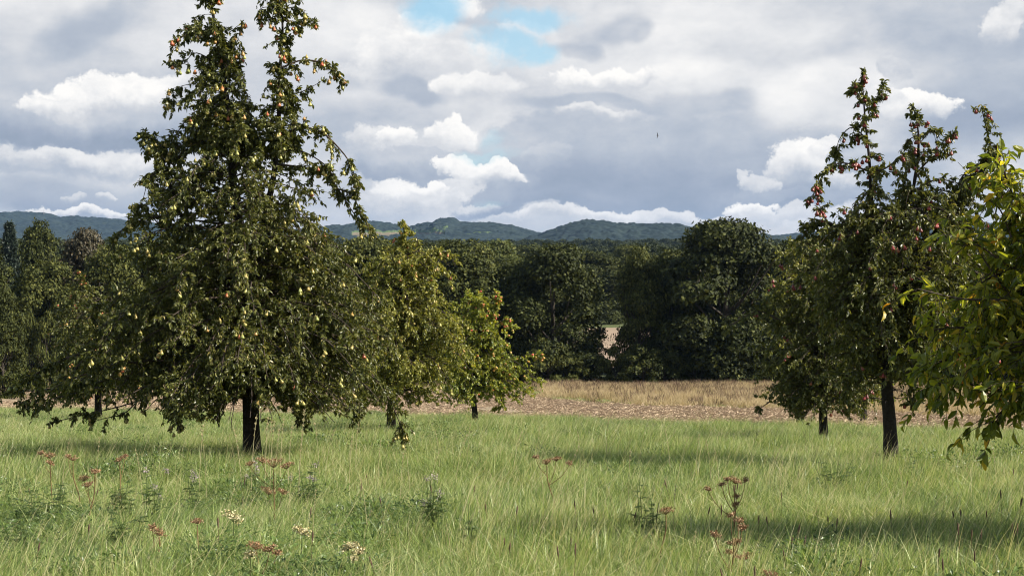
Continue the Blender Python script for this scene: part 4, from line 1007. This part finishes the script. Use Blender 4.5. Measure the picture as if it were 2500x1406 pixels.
umbel_plant(388, 1292, 8.2, [(388, 1296, 34), (372, 1285, 12)], 'rust', 'thin rust umbel plant lowest on the left, on a reddish stalk', 8)
umbel_plant(735, 1292, 8.2, [(737, 1294, 32)], 'cream', 'pale greenish-cream umbel below the largest rust umbel plant', 9, True)
umbel_plant(640, 1330, 7.7, [(625, 1326, 48), (658, 1334, 40), (676, 1346, 20)], 'rust', 'wide rust umbel pair at the bottom, tilted down to the right', 10)
umbel_plant(610, 1350, 7.6, [(612, 1350, 30)], 'cream', 'half-sunk pale umbel under the wide rust umbel pair', 12, True)
umbel_plant(860, 1334, 7.7, [(852, 1330, 34), (876, 1344, 26), (862, 1362, 16)], 'cream', 'chunky cream seed umbels on the bottom edge, nearest the middle', 11, True)
umbel_plant(1345, 1122, 11.8, [(1335, 1124, 32), (1358, 1118, 26), (1390, 1129, 20), (1308, 1114, 16)], 'rust', 'rust umbel plant right of centre with four small flat heads', 13)
umbel_plant(1790, 1180, 9.6, [(1795, 1170, 34), (1776, 1168, 16), (1820, 1170, 18), (1762, 1180, 20), (1728, 1192, 16), (1798, 1210, 16), (1796, 1228, 18)], 'rust', 'tall thin umbel plant with many tiny brown heads, left of the right-hand trunk', 14)
umbel_plant(1626, 1243, 8.9, [(1626, 1243, 40)], 'rust', 'lone dark brown flat umbel between centre and right', 15)
umbel_plant(1790, 1310, 7.9, [(1792, 1320, 40), (1745, 1302, 28), (1805, 1268, 24), (1812, 1284, 26), (1784, 1254, 20), (1816, 1354, 46), (1780, 1345, 20)], 'rust', 'dense reddish umbel plant near the bottom, under the tall thin one', 16)
umbel_plant(1878, 1398, 7.0, [(1880, 1398, 44)], 'rust', 'beige-brown umbel cut by the bottom edge', 17)

def feather_plant(px, py, d, wpx, label, seed, flower=True, dense=1.0, group='dark feathery weeds'):
    rg = np.random.default_rng(seed); b, h = weedspot(px, py, d); w = wpx / F * d * .5
    root = empty('weed_plant', b, label=label, cat='weed', group=group)
    parts = []; lv = []
    ns = int(4 * dense) + 2; tops = []
    for i in range(ns):
        a = rg.random() * 6.28; r = w * rg.uniform(.1, .9); hh = h * rg.uniform(.55, 1) * .93
        st = smooth_path([(rg.normal(0, .02), rg.normal(0, .02), -.02), (r * .5 * math.cos(a) + rg.normal(0, .02), r * .5 * math.sin(a), hh * .5), (r * math.cos(a), r * math.sin(a), hh)], 12)
        tops.append(st[-1]); parts.append(tubes(st[None], np.linspace(.004, .002, 12)[None], 4))
        for j in range(11):
            t = rg.uniform(.12, .97); k0 = int(t * 11); o = st[k0]; aa = rg.random() * 6.28; L = rg.uniform(.06, .13) * (1.2 - .6 * t)
            dv = np.array([math.cos(aa), math.sin(aa), rg.uniform(.1, .7)]); u = np.linspace(0, 1, 9)
            rach = o + dv * (u * L)[:, None] - np.array([0, 0, .4]) * (u ** 2 * L)[:, None]
            sd_ = nrm(np.cross(dv, [0, 0, 1.]))
            for sgn in (-1, 1):
                lv.append(leaves(rach, sd_ * sgn + dv * .6 + rg.normal(0, .15, (9, 3)), np.tile([0, 0, 1.], (9, 1)) + rg.normal(0, .3, (9, 3)), L * .38 * (1.1 - .6 * u), np.full(9, .008), rg.random(9), LEAFS))
    V, FL, rr = join(parts); mk('stem', V, FL, M['stemg'], root, smooth=True)
    V, FL, rr = join(lv); mk('foliage', V, FL, M['weed'], root, rnd=rr)
    if flower:
        hd = []
        for t in tops[:4]:
            q = t + rg.normal(0, .014, (40, 3)); L = rg.uniform(.008, .016, 40); hd.append(leaves(q, ru(rg, 40), ru(rg, 40), L, L * .5, rg.random(40), LEAFS))
        V, FL, rr = join(hd); mk('flower_head', V, FL, M['mauve'], root, rnd=rr)
feather_plant(1066, 1120, 10.2, 80, 'dark feathery weed with pale mauve heads, right of centre-left in open grass', 1, True, 1.6)
feather_plant(60, 1150, 10.5, 150, 'dark leafy weed clump at the left edge', 2, False, 2.2)
feather_plant(130, 1130, 11.2, 120, 'dark leafy weed beside the leftmost umbel plant', 3, False, 1.6)
feather_plant(285, 1150, 10.8, 120, 'feathery weed under the little rust umbel', 4, False, 1.7)
feather_plant(370, 1130, 11, 110, 'feathery weed with mauve tips left of the thick trunk', 5, True, 1.6)
feather_plant(300, 1215, 9.2, 160, 'wide dark weed clump low on the left side', 6, False, 2.4)
feather_plant(40, 1230, 9.0, 140, 'low dark weed clump in the bottom left corner area', 7, False, 1.8)
feather_plant(470, 1105, 12.4, 60, 'slim weed with mauve flowers in the shade left of the thick trunk', 8, True, 1.0)
feather_plant(620, 1095, 13, 50, 'slim mauve-flowered weed right at the thick trunk', 9, True, .8)
feather_plant(755, 1110, 12.5, 110, 'feathery weed with mauve flowers right of the thick trunk', 10, True, 1.5)
feather_plant(1600, 1185, 9.8, 60, 'small dark weed alone in open grass right of centre', 11, False, .8)
feather_plant(1560, 1150, 10.6, 40, 'tiny dark weed tip just above the small lone weed', 12, False, .6)
feather_plant(320, 1300, 8.1, 130, 'dark weed clump around the thin reddish umbel stalk', 13, False, 1.8)
feather_plant(130, 1340, 7.7, 150, 'grey-green weed tangle by the bottom left', 14, False, 1.5)
feather_plant(2040, 1095, 14.5, 150, 'dark weed tuft in the tree shadow left of the right-hand trunk', 15, False, 1.5)
feather_plant(2235, 1098, 16.5, 110, 'weed tuft at the right foot of the right-hand trunk', 16, False, 1.6)
feather_plant(1140, 1215, 9.4, 60, 'small feathery weed right of the mauve-headed one', 17, False, .9)

# tall bleached stalks
rg = np.random.default_rng(33)
def stalk(h, lean, seed, head=True):
    r2 = np.random.default_rng(seed)
    p = smooth_path([(0, 0, -.02), (lean * .15, 0, h * .4), (lean * .5, .01, h * .75), (lean, .02, h)], 14)
    A = tubes(p[None], np.linspace(.0042, .0016, 14)[None], 4)
    n = 46; t = r2.uniform(.72, 1, n); k0 = (t * 12.9).astype(int)
    L = r2.uniform(.012, .03, n)
    Bv = leaves(p[k0] + r2.normal(0, .003, (n, 3)), np.tile([lean * .4, 0, 1.], (n, 1)) + r2.normal(0, .35, (n, 3)), ru(r2, n), L, L * .35, r2.random(n), LEAFS)
    V, FL, rr = join([A, Bv]); return mk('dry_grass_stalk', V, FL, M['straw'], rnd=rr)
protos = [stalk(1.0, .06, 1), stalk(1.0, -.10, 2), stalk(1.0, .2, 3)]
spots = [(610, 1010, 13.5), (590, 1040, 13), (643, 1012, 13.8), (650, 1020, 14), (655, 1030, 13.6), (668, 1040, 13.4), (680, 1015, 14.2), (700, 1035, 13.8), (728, 1000, 13.6), (482, 1030, 14), (502, 1040, 13.6), (145, 1060, 14), (725, 1050, 12.5),
         (780, 1015, 16), (790, 1040, 15), (850, 1060, 14), (896, 1160, 10.5), (880, 1235, 8.9), (975, 1100, 12.5), (1105, 1275, 8.4), (1110, 1055, 15), (1140, 1030, 17), (1330, 1110, 12), (1380, 1080, 13), (1535, 1095, 12.5), (1640, 1045, 16), (1655, 1060, 15.5), (1700, 1055, 15.5), (1740, 1070, 14), (1600, 1165, 10.5), (1645, 1180, 10.5),
         (1760, 1090, 13.6), (1880, 1080, 14), (1905, 1120, 12.5), (2215, 1140, 11.8), (1560, 1035, 18), (1480, 1020, 20), (2010, 1230, 9.2), (548, 1170, 10.8), (700, 1150, 11), (345, 1090, 13), (405, 1205, 9.4), (230, 1060, 14.5), (1000, 1080, 14), (1045, 1090, 13.4), (920, 1070, 14.5), (1180, 1210, 9.8), (1250, 1050, 15.5), (1310, 1035, 17), (1420, 1050, 16), (2120, 1085, 15), (2380, 1110, 13), (2440, 1080, 14), (1300, 1255, 8.5), (1690, 1290, 8), (1975, 1050, 19), (1830, 1045, 18), (865, 1030, 16.5), (1075, 1045, 16), (560, 1300, 8.2), (760, 1190, 10)]
used = set()
for i, (px, py, d) in enumerate(spots):
    b, h = weedspot(px, py, d); h = min(h, 1.25)
    j = i % 3 if px < 600 or px > 740 else 0
    o = protos[j] if j not in used else protos[j].copy()
    if j in used: COL.objects.link(o)
    used.add(j)
    o.location = b; o.scale = (h, h, h); o.rotation_euler = (0, 0, rg.uniform(-.8, .8))
    tag(o, 'bleached straw-coloured stalk standing taller than the grass around it', 'grass stalk', 'bleached stalks in the meadow')
# brown seed spikes near the camera
V, f = lathe([(.001, 0), (.001, .30), (.003, .31), (.0042, .325), (.004, .34), (.003, .352), (.001, .36)], 6)
sp0 = mk('seed_spike', V, [f], M['seedbrown'], rnd=np.full(len(f), .5), smooth=True)
for i in range(60):
    d = rg.uniform(6.6, 10.5) if i % 4 else rg.uniform(10, 15); px = 2500 - 1600 * rg.random() ** 1.5 if i % 6 else rg.uniform(20, 1000)
    x = (px - 1250) / F * d; o = sp0 if i == 0 else sp0.copy()
    if i: COL.objects.link(o)
    s = rg.uniform(.85, 1.25); o.location = (x, d, float(ground(x, d))); o.scale = (1.2, 1.2, s); o.rotation_euler = (rg.normal(0, .1), rg.normal(0.1, .15), rg.random() * 6)
    tag(o, 'thin brown seed spike poking out of the near grass', 'seed spike', 'brown seed spikes in the near grass')

# ---------------------------------------------------------------- bird and mast
bd = 300.; c = P(1605, 331, bd); u = bd / F * 1.25
root = empty('bird', c, label='dark soaring bird of prey alone in the grey sky', cat='bird')
def plate(pts, th=.02):
    p = np.array([(a * u, t * u, b * u) for a, t, b in pts]); n = len(p)
    V = np.concatenate([p + [0, th, 0], p - [0, th, 0]]); return V, n
V, FL, RR = join([tubes(smooth_path([(-1.6 * u, 0, 0), (-.2 * u, 0, .1 * u), (1 * u, 0, 0), (2.6 * u, 0, -.3 * u)], 10)[None], (np.array([.2, .8, 1.1, 1.2, 1.1, .9, .7, .6, .8, .3]) * .55 * u)[None], 8)])
mk('body', V, FL, M['buzz'], root, smooth=True)
for sgn in (1, -1):
    p = smooth_path([(0, 0, 0), (.1 * u, -.6 * u, sgn * 2.2 * u), (-.6 * u, -1.0 * u, sgn * 4.3 * u), (-1.3 * u, -1.2 * u, sgn * 6.2 * u)], 12)
    wdt = np.array([1.3, 1.35, 1.4, 1.4, 1.35, 1.25, 1.15, 1.05, .95, .85, .6, .2]) * .6 * u
    Lv = p - np.array([1, 0, 0]) * wdt[:, None] * .5; Rv = p + np.array([1, 0, 0]) * wdt[:, None]
    V = np.concatenate([Lv + [0, .02, 0], Rv + [0, .02, 0], Rv - [0, .02, 0], Lv - [0, .02, 0]]); m = 12; i = np.arange(m - 1)
    f = np.concatenate([np.stack([a * m + i, a * m + i + 1, ((a + 1) % 4) * m + i + 1, ((a + 1) % 4) * m + i], -1) for a in range(4)])
    mk('wing', V, [f], M['buzz'], root, smooth=False)
mb = P(107, 523, 3290.)
pp = [tubes(np.array([[(0, 0, -8), (0, 0, 6)]], float), .9, 6), tubes(np.array([[(0, 0, 5), (0, 0, 11)]], float), .35, 5)]
root = empty('radio_mast', mb, label='tiny radio mast on the skyline of the far left hill', cat='mast')
V, FL, rr = join([tubes(np.array([[(0, 0, -12), (0, 0, 3)]], float), .8, 6)]); mk('tower', V, FL, M['steel'], root)
V, FL, rr = join([tubes(np.array([[(0, 0, 3), (0, 0, 10)]], float), .35, 5), tubes(np.array([[(-1.6, 0, 2), (1.6, 0, 2)]], float), .4, 4)]); mk('antenna', V, FL, M['steel'], root)

# ---------------------------------------------------------------- haze
x0, x1, y0, y1, z0, z1 = -2450, 2450, -24, 4350, EYE - 16.5, EYE + 85
V = np.array([(x, y, z) for z in (z0, z1) for y in (y0, y1) for x in (x0, x1)], float)
f = np.array([(0, 2, 3, 1), (4, 5, 7, 6), (0, 1, 5, 4), (2, 6, 7, 3), (0, 4, 6, 2), (1, 3, 7, 5)])
hm, hn = newmat('haze_air')
pv = node(hn, 'ShaderNodeVolumePrincipled'); pv.inputs['Density'].default_value = .00005; pv.inputs['Color'].default_value = (.36, .58, 1, 1); pv.inputs['Anisotropy'].default_value = .1
ho = hn.nodes.new('ShaderNodeOutputMaterial'); hn.links.new(pv.outputs[0], ho.inputs['Volume'])
tag(mk('haze', V, [f], hm), kind='stuff')

# ---------------------------------------------------------------- render settings
S.view_settings.view_transform = 'Standard'; S.view_settings.look = 'None'; S.view_settings.exposure = .95; S.view_settings.gamma = 1
c = S.cycles
c.filter_width = 1.1; c.max_bounces = 6; c.diffuse_bounces = 3; c.glossy_bounces = 2; c.transmission_bounces = 4; c.transparent_max_bounces = 8; c.volume_bounces = 0
c.use_denoising = True; c.sample_clamp_indirect = 4
try: c.denoising_prefilter = 'ACCURATE'
except Exception: pass
